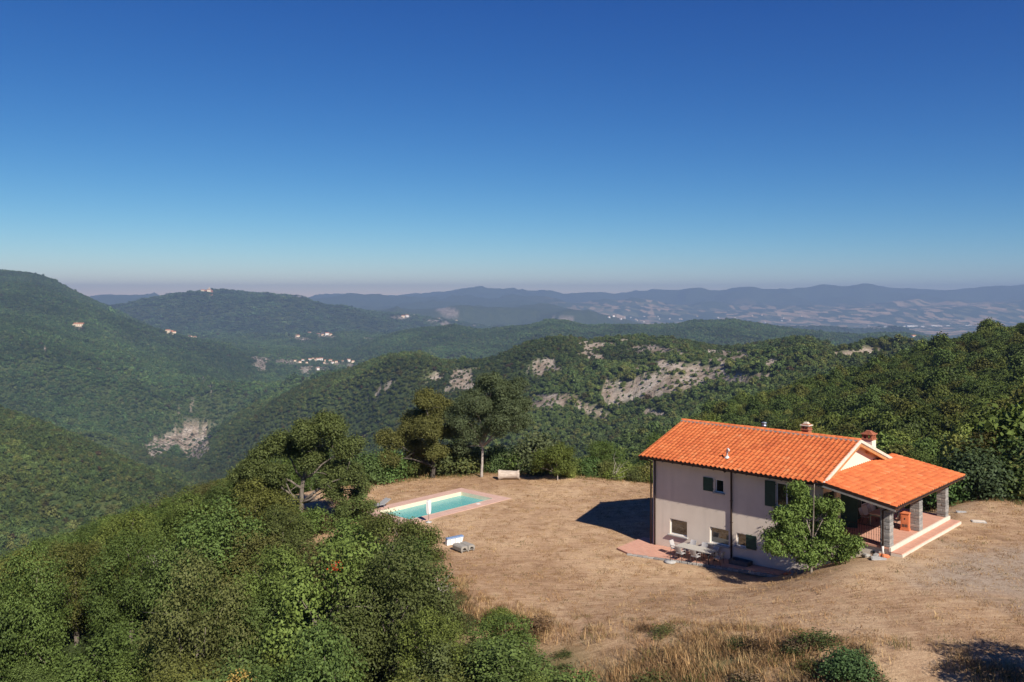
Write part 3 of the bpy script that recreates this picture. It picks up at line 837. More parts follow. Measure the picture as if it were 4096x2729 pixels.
for p in (0.3, 2.2, RIDGE_P, 6.0, 7.9):
    MB().box(HL - 0.1, T1 - 0.17, p - 0.08, p + 0.08, roof_z(p) - 0.36, roof_z(p) - 0.145).build('purlin', M_WOOD, roof)
MB().box(HL + 0.006, HL + 0.03, 3.0, 3.35, 6.62, 6.82).build('vent_grille', M_CREAM, gable)
# gutters and downpipes
def gutter(p0, p1, r=0.075):
    d = (Vector(p1) - Vector(p0)); L = d.length; d.normalize(); side = Vector((d.y, -d.x, 0)).normalized()
    v = []; n = 7
    for q in (Vector(p0), Vector(p1)):
        for rr in (r, r - 0.012):
            for k in range(n):
                a = math.pi + math.pi * k / (n - 1)
                v.append(q + side * rr * math.cos(a) + Vector((0, 0, rr * math.sin(a))))
    f = []
    for k in range(n - 1):
        f.append((k, k + 1, 2 * n + k + 1, 2 * n + k)); f.append((n + k, 3 * n + k, 3 * n + k + 1, n + k + 1))
    f += [(0, 2 * n, 3 * n, n), (n - 1, 2 * n - 1, 4 * n - 1, 3 * n - 1)]
    return MB().add(v, f, False)
gu = gutter((T0 - 0.02, EAVE_P - 0.06, EAVE_Z - 0.02), (T1 - 0.02, EAVE_P - 0.06, EAVE_Z - 0.02)).build('gutter', M_COPPER, house)
for k in range(18): x = T0 + 0.2 + k * 0.69; MB().box(x, x + 0.02, EAVE_P - 0.15, EAVE_P - 0.03, EAVE_Z - 0.115, EAVE_Z - 0.10).build('bracket', M_COPPER, gu)
MB().box(T0, T1 - 0.06, EAVE_P - 0.0, EAVE_P + 0.045, EAVE_Z - 0.16, EAVE_Z - 0.045).build('fascia', M_COPPER, house)
def downpipe(pts, r=0.05):
    return MB().tube(pts, r, 10).build('downpipe', M_COPPER, house)
downpipe([(-0.32, EAVE_P - 0.06, EAVE_Z - 0.09), (-0.32, EAVE_P - 0.06, EAVE_Z - 0.2), (-0.24, -0.5, EAVE_Z - 0.28), (-0.1, -0.09, EAVE_Z - 0.42), (-0.1, -0.08, 4.8), (-0.1, -0.08, 0.1)])
downpipe([(0.2, -0.08, EAVE_Z + 0.05), (0.2, -0.08, 3.0), (0.2, -0.08, 0.1)])
downpipe([(5.72, EAVE_P - 0.06, EAVE_Z - 0.09), (5.72, EAVE_P + 0.05, EAVE_Z - 0.2), (5.72, -0.35, EAVE_Z - 0.13), (5.72, -0.09, EAVE_Z - 0.3), (5.72, -0.08, 3.0), (5.72, -0.08, 0.12)], 0.055)
for z in (1.2, 2.5, 3.8): MB().box(5.65, 5.79, -0.14, 0.0, z, z + 0.03).build('pipe_clip', M_COPPER, house)
# front eave rafter feet
for k in range(17):
    x = -0.2 + k * 0.73
    v = [(x, EAVE_P + 0.06, EAVE_Z - 0.145 + 0.06 * SL), (x + 0.09, EAVE_P + 0.06, EAVE_Z - 0.145 + 0.06 * SL), (x + 0.09, 0.0, roof_z(0) - 0.14), (x, 0.0, roof_z(0) - 0.14)]
    v2 = [(a, b, c - 0.10) for a, b, c in v]
    MB().add(v + v2, [(0, 1, 2, 3), (7, 6, 5, 4), (0, 4, 5, 1), (1, 5, 6, 2), (2, 6, 7, 3), (3, 7, 4, 0)]).build('rafter', M_GREYWOOD, roof)
# chimneys
def chimney(t, p, ztop, w, name='chimney', small=False):
    zb = roof_z(p) - 0.2; zs = ztop - (0.62 if not small else 0.52)
    mb = MB().box(t - w / 2, t + w / 2, p - w / 2, p + w / 2, zb, zs)
    c = mb.build(name, M_GABLE if not small else M_BRICK, house)
    e = w / 2 + 0.05
    MB().box(t - e, t + e, p - e, p + e, zs, zs + 0.06).build('ledge', M_BRICK, c)
    h = 0.26 if not small else 0.2
    for i in range(3):
        for j in range(3):
            if i == 1 and j == 1: continue
            x = t + (i - 1) * (w / 2 - 0.045); y = p + (j - 1) * (w / 2 - 0.045); b = 0.045
            MB().box(x - b, x + b, y - b, y + b, zs + 0.06, zs + 0.06 + h).build('brick', M_BRICK, c)
    z = zs + 0.06 + h; e = w / 2 + 0.07
    for k in range(4):
        MB().box(t - e, t + e, p - e, p + e, z, z + 0.055).build('cap_slab', M_CREAM if small and k != 1 else M_BRICK, c)
        z += 0.055; e *= 0.72
    return c
chimney(10.95, 7.55, 7.85, 0.62)
chimney(7.95, 5.25, 8.28, 0.46, small=True)
mt = MB().lathe([(0.0, 0.0), (0.11, 0.0), (0.11, 0.42), (0.16, 0.44), (0.16, 0.5), (0.13, 0.52), (0.13, 0.62), (0.19, 0.63), (0.15, 0.70), (0, 0.72)], 14, (5.2, 5.0, roof_z(5.0) - 0.02))
mt.build('metal_flue', M_ZINC, house)
zv = roof_z(0.2)
mv = MB().tube([(5.28, 0.2, zv - 0.02), (5.28, 0.2, zv + 0.5), (5.31, 0.18, zv + 0.58), (5.38, 0.14, zv + 0.61), (5.44, 0.11, zv + 0.57), (5.45, 0.10, zv + 0.47)], 0.058, 10)
mv.lathe([(0.17, 0.03), (0.15, 0.09), (0.07, 0.16), (0.05, 0.2)], 12, (5.28, 0.2, zv))
mv.build('vent_pipe', M_PVC, house)

# ---- porch -----------------------------------------------------------------
PT1 = 15.12; PP1 = 9.35
plinth = MB().box(HL + 0.003, PT1 - 0.003, 0.02, PP1, 0.2, FLOOR - 0.10).build('porch_plinth', M_WALL, house)
MB().box(14.08, 14.24, -0.004, 0.03, 2.36, 2.50).build('vent_grille', M_DARKIN, plinth)
MB().box(HL + 0.004, PT1 - 0.10, -0.06, PP1, FLOOR - 0.10, FLOOR).build('porch_floor', M_PAVE, house)
MB().box(PT1 - 0.10, PT1 + 0.02, -0.06, PP1, FLOOR - 0.22, FLOOR + 0.004).build('porch_kerb', M_CREAM, house, 0.01)
stp = MB().box(PT1 + 0.021, PT1 + 0.62, -0.12, PP1 + 0.05, 2.05, 2.60).build('porch_step', M_CREAM, house)
MB().box(PT1 + 0.03, PT1 + 0.56, -0.10, PP1 + 0.03, 2.601, 2.645).build('step_tread', M_PAVE, stp)
def pillar(tc, pc, w, ztop):
    zb = FLOOR - 0.3 if pc < 1 else FLOOR
    core = MB().box(tc - w / 2 + 0.03, tc + w / 2 - 0.03, pc - w / 2 + 0.03, pc + w / 2 - 0.03, FLOOR, ztop).build('pillar', M_MORTAR, house)
    z = FLOOR + 0.005; row = 0
    while z < ztop - 0.08:
        h = min(random.uniform(0.13, 0.2), ztop - z - 0.005)
        off = random.uniform(0.35, 0.65) if row % 2 else random.uniform(0.45, 0.6)
        cut = -w / 2 + w * off
        for (x0, x1) in ((-w / 2, cut), (cut, w / 2)):
            e = random.uniform(0.0, 0.022)
            if row % 2:   # stones laid across p
                b = (tc - w / 2 - e, tc + w / 2 + e, pc + x0 + (0.006 if x0 > -w / 2 else -e), pc + x1 - (0.006 if x1 < w / 2 else -e))
            else:
                b = (tc + x0 + (0.006 if x0 > -w / 2 else -e), tc + x1 - (0.006 if x1 < w / 2 else -e), pc - w / 2 - e, pc + w / 2 + e)
            MB().box(*b, z + 0.006, z + h - 0.006).build('stone', M_STONE, core, 0.014)
        z += h; row += 1
    return core
def under(t): return PW_Z + (PE_Z - PW_Z) * (t - HL) / (PE_T - HL) - 0.13
for pc in (0.22, 4.6, 9.02): pillar(14.80, pc, 0.50, under(14.80) - 0.22)
# beams: one along the front over the pillars, rafters under the deck
MB().box(14.68, 14.92, P0 + 0.15, P1 - 0.15, under(14.92) - 0.22, under(14.92) - 0.005).build('porch_beam', M_GREYWOOD, house)
def sloped(p0, p1, t0, t1, dz0, dz1, name, mat):
    v = []
    for t in (t0, t1):
        z = under(t)
        v += [(t, p0, z + dz0), (t, p1, z + dz0), (t, p1, z + dz1), (t, p0, z + dz1)]
    return MB().add(v, [(0, 1, 2, 3), (7, 6, 5, 4), (0, 4, 5, 1), (1, 5, 6, 2), (2, 6, 7, 3), (3, 7, 4, 0)]).build(name, mat, porch_roof)
for k in range(14):
    p = 0.25 + k * 0.72
    sloped(p - 0.045, p + 0.045, HL + 0.01, PE_T - 0.12, -0.105, -0.003, 'rafter', M_WOOD)
sloped(P0 - 0.03, P0 + 0.07, HL + 0.01, PE_T - 0.05, -0.13, -0.002, 'barge_board', M_GREYWOOD)
sloped(P1 - 0.07, P1 + 0.03, HL + 0.01, PE_T - 0.05, -0.13, -0.002, 'barge_board', M_GREYWOOD)
sloped(P0 - 0.04, P0 - 0.005, HL + 0.01, PE_T - 0.02, 0.0, 0.13, 'flashing', M_COPPER)
MB().box(PE_T - 0.055, PE_T - 0.02, P0, P1, PE_Z - 0.17, PE_Z - 0.03).build('porch_fascia', M_WOOD, house)
gutter((PE_T + 0.05, P0 - 0.02, PE_Z - 0.02), (PE_T + 0.05, P1 + 0.02, PE_Z - 0.02), 0.07).build('porch_gutter', M_COPPER, house)
downpipe([(PE_T + 0.05, 0.1, PE_Z - 0.08), (PE_T + 0.02, 0.05, PE_Z - 0.18), (15.2, -0.05, PE_Z - 0.32), (14.72, -0.12, PE_Z - 0.5), (14.72, -0.12, 3.4), (14.72, -0.12, 2.9)], 0.045)
MB().tube([(14.72, -0.12, 2.88), (14.72, -0.12, 2.35)], 0.06, 10).build('drain_boot', M_PVC, house)
# railings
def railing(p, t0, t1, lab):
    r = MB().box(t0, t1, p - 0.02, p + 0.02, FLOOR + 0.93, FLOOR + 0.96).box(t0, t1, p - 0.015, p + 0.015, FLOOR + 0.10, FLOOR + 0.125)
    r = r.build('railing', M_IRON, house)
    b = MB(); b.tube([(0, 0, 0.06), (0, 0, 0.93)], 0.009, 6); b.lathe([(0.009, 0.48), (0.024, 0.51), (0.009, 0.54)], 6)
    me = b.mesh('baluster', M_IRON)
    n = int((t1 - t0) / 0.125)
    for k in range(1, n):
        o = bpy.data.objects.new('baluster', me); link(o, r); o.location = (t0 + (t1 - t0) * k / n, p, FLOOR)
    return r
railing(0.10, HL + 0.05, 14.55, '')
railing(9.22, HL + 0.05, 14.55, '')

# ---- patio in front -----------------------------------------------------
pt = [(-1.15, -2.35), (-0.02, -2.75), (2.63, -1.95), (5.8, -1.15), (9.3, -0.95), (9.3, -0.01), (-0.01, -0.01), (-0.01, 1.1), (-1.4, 0.9)]
pz = [0.09, 0.09, 0.09, 0.14, 0.34, 0.34, 0.09, 0.09, 0.09]
patio = MB().prism(pt, -0.5, pz).build('patio', M_PAVE); patio.location = (HX, HY, 0); patio.rotation_euler = (0, 0, RZ); patio['kind'] = 'structure'
edge = pt[1:5]; ez = pz[1:5]
for (a, b), za, zb in zip(zip(edge[:-1], edge[1:]), ez[:-1], ez[1:]):
    L = math.dist(a, b); n = int(L / 0.34); ang = math.atan2(b[1] - a[1], b[0] - a[0])
    for k in range(n):
        f = (k + 0.5) / n; w = L / n
        s = MB().box(-w * 0.48, w * 0.48, -0.11, 0.11, -0.16, 0.0 + random.uniform(-.02, .01)).build('kerb_stone', M_STONE, patio, 0.025)
        s.location = (lerp(a[0], b[0], f) + math.sin(ang) * 0.115, lerp(a[1], b[1], f) - math.cos(ang) * 0.115, lerp(za, zb, f) - 0.02)
        s.rotation_euler = (random.uniform(-.06, .06), random.uniform(-.05, .05), ang + random.uniform(-.08, .08))
# ------------------------------------------------------------------ vegetation
def foliage_material(name, inst):
    t = NT(name)
    tint = t.attr('tint').outputs['Fac']
    base = t.attr('tcol', 'INSTANCER').outputs['Color'] if inst else t.n('ObjectInfo').outputs['Color']
    rnd = t.n('ObjectInfo').outputs['Random']
    k = t.math('ADD', 0.55, t.math('MULTIPLY', tint, 0.9))
    k = t.math('MULTIPLY', k, t.math('ADD', 0.82, t.math('MULTIPLY', rnd, 0.36)))
    mul = t.n('VectorMath', operation='SCALE'); t.nt.links.new(base, mul.inputs[0]); t.nt.links.new(k, mul.inputs['Scale'])
    col = t.mix(t.ramp(tint, [(0.80, 0.0), (1.0, 0.45)]), mul.outputs[0], (0.115, 0.105, 0.028))
    d = t.n('BsdfPrincipled'); d.inputs['Roughness'].default_value = 0.55; d.inputs['Specular IOR Level'].default_value = 0.10
    t.nt.links.new(col, d.inputs['Base Color'])
    tr = t.n('BsdfTranslucent'); hs2 = t.mix(1.0, col, (1.0, 1.0, 0.45), 'MULTIPLY'); t.nt.links.new(hs2, tr.inputs['Color'])
    mx = t.n('MixShader'); mx.inputs[0].default_value = 0.2
    t.nt.links.new(d.outputs[0], mx.inputs[1]); t.nt.links.new(tr.outputs[0], mx.inputs[2])
    t.nt.links.new(mx.outputs[0], t.out.inputs['Surface'])
    return t.m
M_LEAF = foliage_material('leaves', False)
M_LEAFI = foliage_material('forest_leaves', True)
def bark_material(name, c1, c2):
    t = NT(name); co = t.coord('Object')
    col = t.ramp(t.noise(3.0, 6, 0.7, t.mapping(co, (3, 3, 0.7))), [(0.35, c1), (0.65, c2)])
    t.principled(col, 0.9, t.bump(t.noise(9.0, 5, 0.7, t.mapping(co, (3, 3, 0.6))), 0.7, 0.03), 0, 0.15)
    return t.m
M_BARK = bark_material('grey_bark', (0.10, 0.08, 0.062), (0.26, 0.22, 0.18))
M_PALEBARK = bark_material('pale_bark', (0.24, 0.20, 0.17), (0.46, 0.41, 0.36))
M_DARKBARK = bark_material('dark_bark', (0.035, 0.03, 0.026), (0.10, 0.085, 0.07))

def unit(v): return v / np.maximum(np.linalg.norm(v, axis=-1, keepdims=True), 1e-9)

def leaf_mesh(name, lobes, n, leaf, seed, mat, cluster=7, spread=1.5, droop=0.15, squash=0.85, fill=0.2, width=0.30, updir=0.5):
    """leaves in twig clusters over the surface of a set of lobes (x,y,z,r)"""
    g = np.random.default_rng(seed)
    lob = np.array(lobes, float); r2 = lob[:, 3] ** 2; pr = r2 / r2.sum()
    nc = max(1, n // cluster)
    C = np.zeros((0, 3)); O = np.zeros((0, 3)); LI = np.zeros(0, int)
    while len(C) < nc:
        li = g.choice(len(lob), nc * 2, p=pr)
        d = unit(g.normal(size=(nc * 2, 3)) + np.array([0, 0, 0.25]))
        rad = lob[li, 3] * np.where(g.random(nc * 2) < fill, g.uniform(0.35, 0.85, nc * 2), g.uniform(0.84, 1.06, nc * 2))
        # uneven lobe surface
        bumpk = 1 + 0.16 * np.sin(d[:, 0] * 5.1 + li * 1.7) * np.sin(d[:, 1] * 4.7 + li) + 0.10 * np.sin(d[:, 2] * 7 + li * 2.3)
        p = lob[li, :3] + d * (rad * bumpk)[:, None] * np.array([1, 1, squash])
        dist = np.linalg.norm((p[:, None, :] - lob[None, :, :3]) / np.array([1, 1, squash]), axis=2) / lob[None, :, 3]
        dist[np.arange(len(p)), li] = 9
        keep = dist.min(1) > 0.72
        C = np.concatenate([C, p[keep]]); O = np.concatenate([O, d[keep]]); LI = np.concatenate([LI, li[keep]])
    C, O, LI = C[:nc], O[:nc], LI[:nc]
    lobe_t = g.uniform(-0.12, 0.12, len(lob)); ct = g.uniform(-0.18, 0.18, nc)
    idx = np.repeat(np.arange(nc), cluster); m = len(idx)
    c = C[idx] + g.normal(size=(m, 3)) * leaf * spread * np.array([1, 1, 0.7])
    c[:, 2] -= droop * leaf * g.random(m)
    nrm = unit(O[idx] * 1.0 + np.array([0, 0, updir * 0.75]) + g.normal(size=(m, 3)) * 0.5)
    d = unit(np.cross(nrm, g.normal(size=(m, 3)))); d[:, 2] -= droop; d = unit(d)
    b = np.cross(nrm, d)
    s = leaf * g.uniform(0.65, 1.25, m)[:, None]
    v = np.empty((m, 4, 3))
    v[:, 0] = c - d * s * 0.5; v[:, 1] = c + b * s * width + nrm * s * 0.07; v[:, 2] = c + d * s * 0.5 - nrm * s * 0.06; v[:, 3] = c - b * s * width + nrm * s * 0.07
    me = np_mesh(name, v.reshape(-1, 3), np.arange(m * 4), 4, [mat])
    tint = np.clip(0.45 + lobe_t[LI][idx] + ct[idx] + g.normal(size=m) * 0.13 + (g.random(m) > 0.985) * 0.5, 0, 1)
    la = me.attributes.new('tint', 'FLOAT', 'POINT'); la.data.foreach_set('value', np.repeat(tint, 4).astype(np.float32))
    return me

def round_lobes(seed, R, H, z0, k, rmin=0.30, rmax=0.46, top=0.62):
    g = random.Random(seed); L = []
    for i in range(k):
        a = i * 2.399 + g.uniform(-.4, .4); f = math.sqrt((i + 0.5) / k)
        rr = R * 0.66 * f; zz = z0 + H * (0.30 + top * 0.62 * (1 - f * f) + g.uniform(-.12, .12))
        L.append((rr * math.cos(a), rr * math.sin(a), zz, R * g.uniform(rmin, rmax)))
    L.append((0, 0, z0 + H * 0.55, R * 0.5))
    return L

def trunk_mesh(name, pts, r0, r1, branches=(), mat=None, seg=8, seed=0):
    """tapered trunk and limbs; branches: (start fraction, end point, radius)"""
    g = random.Random(seed); m = MB(); pts = [Vector(p) for p in pts]
    # subdivide with slight wander
    path = []; n = 3
    for a, b in zip(pts[:-1], pts[1:]):
        for k in range(n):
            q = a.lerp(b, k / n)
            if k: q += Vector((g.uniform(-1, 1), g.uniform(-1, 1), 0)) * r0 * 0.25
            path.append(q)
    path.append(pts[-1]); N = len(path)
    rad = [lerp(r0, r1, (k / (N - 1)) ** 0.8) for k in range(N)]
    rad[0] *= 1.3
    m.tube(path, rad, seg)
    for (f, e, rb) in branches:
        i = min(N - 1, int(f * (N - 1))); s = path[i]; e = Vector(e); L = (e - s).length
        q = [s]
        for k in range(1, 5):
            t = k / 4; w = s.lerp(e, t)
            w.z += L * 0.10 * math.sin(math.pi * t) * g.uniform(-.3, 1); w.x += g.uniform(-1, 1) * L * 0.05; w.y += g.uniform(-1, 1) * L * 0.05
            q.append(w)
        rb = min(rb, rad[i] * 0.8)
        m.tube(q, [rb, rb * 0.8, rb * 0.6, rb * 0.42, rb * 0.18], 6)
        for j in range(2):   # twigs
            s2 = q[2 + j]; e2 = s2 + Vector((g.uniform(-1, 1), g.uniform(-1, 1), g.uniform(-.1, .9))).normalized() * L * g.uniform(.25, .45)
            m.tube([s2, s2.lerp(e2, .5) + Vector((g.uniform(-1, 1), g.uniform(-1, 1), g.uniform(-1, 1))) * L * .04, e2], [rb * .35, rb * .22, rb * .07], 5)
    return m.mesh(name, mat or M_BARK)

def make_tree(name, label, cat, loc, crown_me, trunk_me, color, scale=(1, 1, 1), rz=0.0, group=None):
    o = thing(name, label, cat, loc, rz, group); o.scale = scale
    c = bpy.data.objects.new('crown', crown_me); c.color = (*color, 1); link(c, o)
    if trunk_me is not None:
        t = bpy.data.objects.new('trunk', trunk_me); link(t, o)
    return o

# --- shared crowns --------------------------------------------------------
def wild_lobes(seed, R, H, z0, k):
    """many small leaf masses over an uneven crown, with a few fillers inside"""
    g = random.Random(seed); L = []
    ph = [g.uniform(0, 6.28) for _ in range(3)]
    for i in range(k):
        zf = 1 - 1.55 * (i + 0.5) / k; a = i * 2.399 + g.uniform(-.5, .5); rf = math.sqrt(max(0.04, 1 - zf * zf))
        w = g.uniform(0.62, 1.0) * (1 + 0.16 * math.sin(2 * a + ph[0]) + 0.12 * math.sin(3 * a + ph[1]))
        L.append((R * w * rf * math.cos(a) * 0.86, R * w * rf * math.sin(a) * 0.86, z0 + H * (0.46 + 0.46 * zf * g.uniform(0.72, 1.12)), R * g.uniform(0.20, 0.40)))
    for i in range(2): L.append((g.uniform(-.3, .3) * R, g.uniform(-.3, .3) * R, z0 + H * g.uniform(.25, .62), R * 0.42))
    return L
NEAR = []
for s in range(8):
    L = wild_lobes(100 + s, 2.7, 6.0, 0.3, 19)
    fine = s < 5
    NEAR.append((leaf_mesh('crown_near', L, 25000 if fine else 15000, 0.12 if fine else 0.16, 200 + s, M_LEAF, cluster=9, spread=1.3, fill=0.06, updir=0.7),
                 trunk_mesh('trunk_near', [(0, 0, -1.2), (0.1, 0.05, 1.8), (0.0, 0.15, 4.2)], 0.17, 0.05, [(0.3 + 0.09 * k, L[k * 3][:3], 0.06) for k in range(7)], seed=s)))
MID = []
for s in range(5):
    L = round_lobes(300 + s, 2.9, 5.4, 1.6, 14, 0.28, 0.44)
    MID.append((leaf_mesh('crown_mid', L, 2300, 0.42, 400 + s, M_LEAF, cluster=5, spread=0.9, width=0.36),
                trunk_mesh('trunk_mid', [(0, 0, -1.5), (0, 0, 4.5)], 0.16, 0.05, [], seg=5, seed=s)))
SHRUB = []
for s in range(5):
    L = round_lobes(500 + s, 1.1, 1.5, 0.0, 9, 0.34, 0.5)
    SHRUB.append((leaf_mesh('crown_shrub', L, 4200, 0.12, 600 + s, M_LEAF, cluster=6, spread=1.5),
                  trunk_mesh('trunk_shrub', [(0, 0, -0.4), (0.03, 0, 0.9)], 0.05, 0.02, [(0.4, L[k][:3], 0.022) for k in range(4)], seed=s)))

GREENS = [(0.102, 0.146, 0.036), (0.120, 0.162, 0.038), (0.088, 0.130, 0.034), (0.138, 0.168, 0.038), (0.150, 0.158, 0.040), (0.106, 0.146, 0.040)]
OLIVE = (0.082, 0.072, 0.020); BROWN = (0.095, 0.062, 0.024); SILVER = (0.105, 0.125, 0.082); LIME = (0.085, 0.115, 0.022)
def green(r=random): 
    c = r.choice(GREENS); k = r.uniform(0.78, 1.18); return tuple(x * k for x in c)

def terr1(x, y): return float(terr(np.array([x]), np.array([y]))[0])

# --- the far woods: crowns instanced on points (no one could count them) ---
def crown_src(name, k, n, leaf, R, H, seed):
    col = bpy.data.collections.new(name)
    for s in range(k):
        L = round_lobes(seed + s, R, H, 0.3, 7, 0.36, 0.52)
        me = leaf_mesh(name, L, n, leaf, seed + 50 + s, M_LEAFI, cluster=3, spread=0.45, width=0.45, fill=0.1)
        o = bpy.data.objects.new(name, me); col.objects.link(o)
    return col
def scatter_gn(name, label, col, P, sc, cols, cat='forest', rots=None):
    me = bpy.data.meshes.new(name); me.vertices.add(len(P)); me.vertices.foreach_set('co', np.asarray(P, np.float32).ravel())
    a = me.attributes.new('scl', 'FLOAT_VECTOR', 'POINT'); a.data.foreach_set('vector', np.asarray(sc, np.float32).ravel())
    a = me.attributes.new('tcol', 'FLOAT_COLOR', 'POINT'); a.data.foreach_set('color', np.concatenate([cols, np.ones((len(P), 1))], 1).astype(np.float32).ravel())
    rot = np.zeros((len(P), 3), np.float32); rot[:, 2] = rng.uniform(0, 6.28, len(P)); rot[:, :2] = rng.normal(size=(len(P), 2)) * 0.09
    if rots is not None: rot = rots
    a = me.attributes.new('rot', 'FLOAT_VECTOR', 'POINT'); a.data.foreach_set('vector', rot.astype(np.float32).ravel())
    o = bpy.data.objects.new(name, me); link(o); o['kind'] = 'stuff'; o['label'] = label; o['category'] = cat
    ng = bpy.data.node_groups.new(name, 'GeometryNodeTree')
    ng.interface.new_socket('Geometry', in_out='INPUT', socket_type='NodeSocketGeometry')
    ng.interface.new_socket('Geometry', in_out='OUTPUT', socket_type='NodeSocketGeometry')
    N = ng.nodes; gi = N.new('NodeGroupInput'); go = N.new('NodeGroupOutput')
    ci = N.new('GeometryNodeCollectionInfo'); ci.inputs[0].default_value = col; ci.inputs[1].default_value = True; ci.inputs[2].default_value = True
    ip = N.new('GeometryNodeInstanceOnPoints'); ip.inputs['Pick Instance'].default_value = True
    def na(n, typ):
        q = N.new('GeometryNodeInputNamedAttribute'); q.data_type = typ; q.inputs[0].default_value = n; return q.outputs[0]
    ri = N.new('FunctionNodeRandomValue'); ri.data_type = 'INT'
    ri.inputs[4].default_value = 0; ri.inputs[5].default_value = max(0, len(col.objects) - 1)
    ng.links.new(gi.outputs[0], ip.inputs['Points']); ng.links.new(ci.outputs[0], ip.inputs['Instance'])
    ng.links.new(ri.outputs[2], ip.inputs['Instance Index'])
    ng.links.new(na('scl', 'FLOAT_VECTOR'), ip.inputs['Scale'])
    er = N.new('FunctionNodeEulerToRotation'); ng.links.new(na('rot', 'FLOAT_VECTOR'), er.inputs[0]); ng.links.new(er.outputs[0], ip.inputs['Rotation'])
    ng.links.new(ip.outputs[0], go.inputs[0])
    md = o.modifiers.new('scatter', 'NODES'); md.node_group = ng
    return o

# which points of the ground can be seen over the nearer ground
ELEV = (GZ - CAMZ) / G_R
RUNMAX = np.maximum.accumulate(ELEV, axis=0)
def visible(x, y, z, h, tol):
    r = np.hypot(x, y); ph = np.arctan2(x, y)
    ri = np.clip(np.searchsorted(RAD, r) - 1, 0, nR - 1)
    ci = np.clip(np.searchsorted(PHI, ph), 0, nP - 1)
    return (z + h - CAMZ) / r > RUNMAX[ri, ci] - tol / r

def grid_points(d0, d1, s, u0=-420, u1=4500):
    """jittered points in the wedge the camera faces between depths d0 and d1"""
    xmax = max(abs((u0 - CX) / F), abs((u1 - CX) / F)) * d1
    gx, gy = np.meshgrid(np.arange(-xmax, xmax, s), np.arange(d0, d1, s))
    x = (gx + rng.uniform(-.48, .48, gx.shape) * s).ravel(); y = (gy + rng.uniform(-.48, .48, gy.shape) * s).ravel()
    u = CX + F * x / np.maximum(y, 1)
    k = (u > u0) & (u < u1) & (y > d0) & (y < d1)
    return x[k], y[k]
def wood_colours(x, y, n, lift=1.0):
    pal = np.array(GREENS); i = rng.integers(0, len(pal), n)
    c = pal[i] * rng.uniform(0.8, 1.25, (n, 1)) * lift
    sp = fbm(x / 210, y / 210, 4, 55)[:, None]
    c = c * (1 + 0.65 * sp) + np.array([[0.022, 0.012, 0.0]]) * np.clip(fbm(x / 90, y / 90, 3, 66)[:, None], 0, 1)
    rare = rng.random(n)
    c[rare > 0.985] = np.array(OLIVE); c[rare > 0.994] = np.array(BROWN)
    return np.clip(c, 0.01, 1)

SRC_A = crown_src('wood_crown', 5, 330, 0.95, 2.9, 5.2, 700)
SRC_B = crown_src('far_wood_crown', 4, 110, 2.0, 4.6, 6.5, 800)
def wood_zone(name, label, d0, d1, s, src, base, h, tolr, mul=(1, 1, 1), zs=1.0):
    x, y = grid_points(d0, d1, s)
    z = terr(x, y)
    k = visible(x, y, z, h, tolr)
    x, y, z = x[k], y[k], z[k]
    b = bare_mask(x, y, z)
    k = rng.random(len(x)) > b * 0.64
    x, y, z, b = x[k], y[k], z[k], b[k]
    n = len(x)
    sc = rng.lognormal(0, 0.24, n) * base * np.where(b > 0.3, rng.uniform(.3, .85, n), 1.0)
    S = np.stack([sc * rng.uniform(.85, 1.15, n), sc * rng.uniform(.85, 1.15, n), zs * sc * rng.uniform(.8, 1.25, n)], 1)
    print(name, n)
    return scatter_gn(name, label, src, np.stack([x, y, z - 0.4], 1), S, wood_colours(x, y, n) * np.array(mul))  # mul tints crowns cooler by zone: distance haze painted into leaf colour
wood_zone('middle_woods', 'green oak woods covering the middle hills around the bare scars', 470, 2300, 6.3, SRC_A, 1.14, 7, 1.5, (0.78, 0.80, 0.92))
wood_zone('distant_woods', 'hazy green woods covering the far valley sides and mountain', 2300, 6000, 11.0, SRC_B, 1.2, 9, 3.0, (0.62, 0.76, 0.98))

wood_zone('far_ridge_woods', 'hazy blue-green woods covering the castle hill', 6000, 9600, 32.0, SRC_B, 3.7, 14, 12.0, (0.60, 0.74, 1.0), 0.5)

# --- right-hand wooded hill and the slopes behind the lawn -----------------
hx_, hy_ = grid_points(60, 470, 5.0)
hz_ = terr(hx_, hy_)
sdh = poly_sd(hx_, hy_)
hu_, hv_ = proj(hx_, hy_, hz_)
_dep = np.hypot(hx_, hy_)
k = (sdh > np.where(hx_ > 18, 3.4, 7.5)) & visible(hx_, hy_, hz_, 9, 3.0) & ~((hx_ < -2) & (_dep < 118))
hx_, hy_, hz_, hu_ = hx_[k], hy_[k], hz_[k], hu_[k]
dep = np.hypot(hx_, hy_)
o_ = np.argsort(dep)
NIND = 190
inview = [i for i in o_ if -60 < hu_[i] < 4160]
ind = inview[:NIND]; ind_set = set(ind)
rest_i = np.array([i for i in range(len(hx_)) if i not in ind_set])
def hill_height(u, y):     # keep lawn-edge growth low where the valley shows behind it
    return np.where((u < 2620) & (y < 130), 0.62, 1.0)
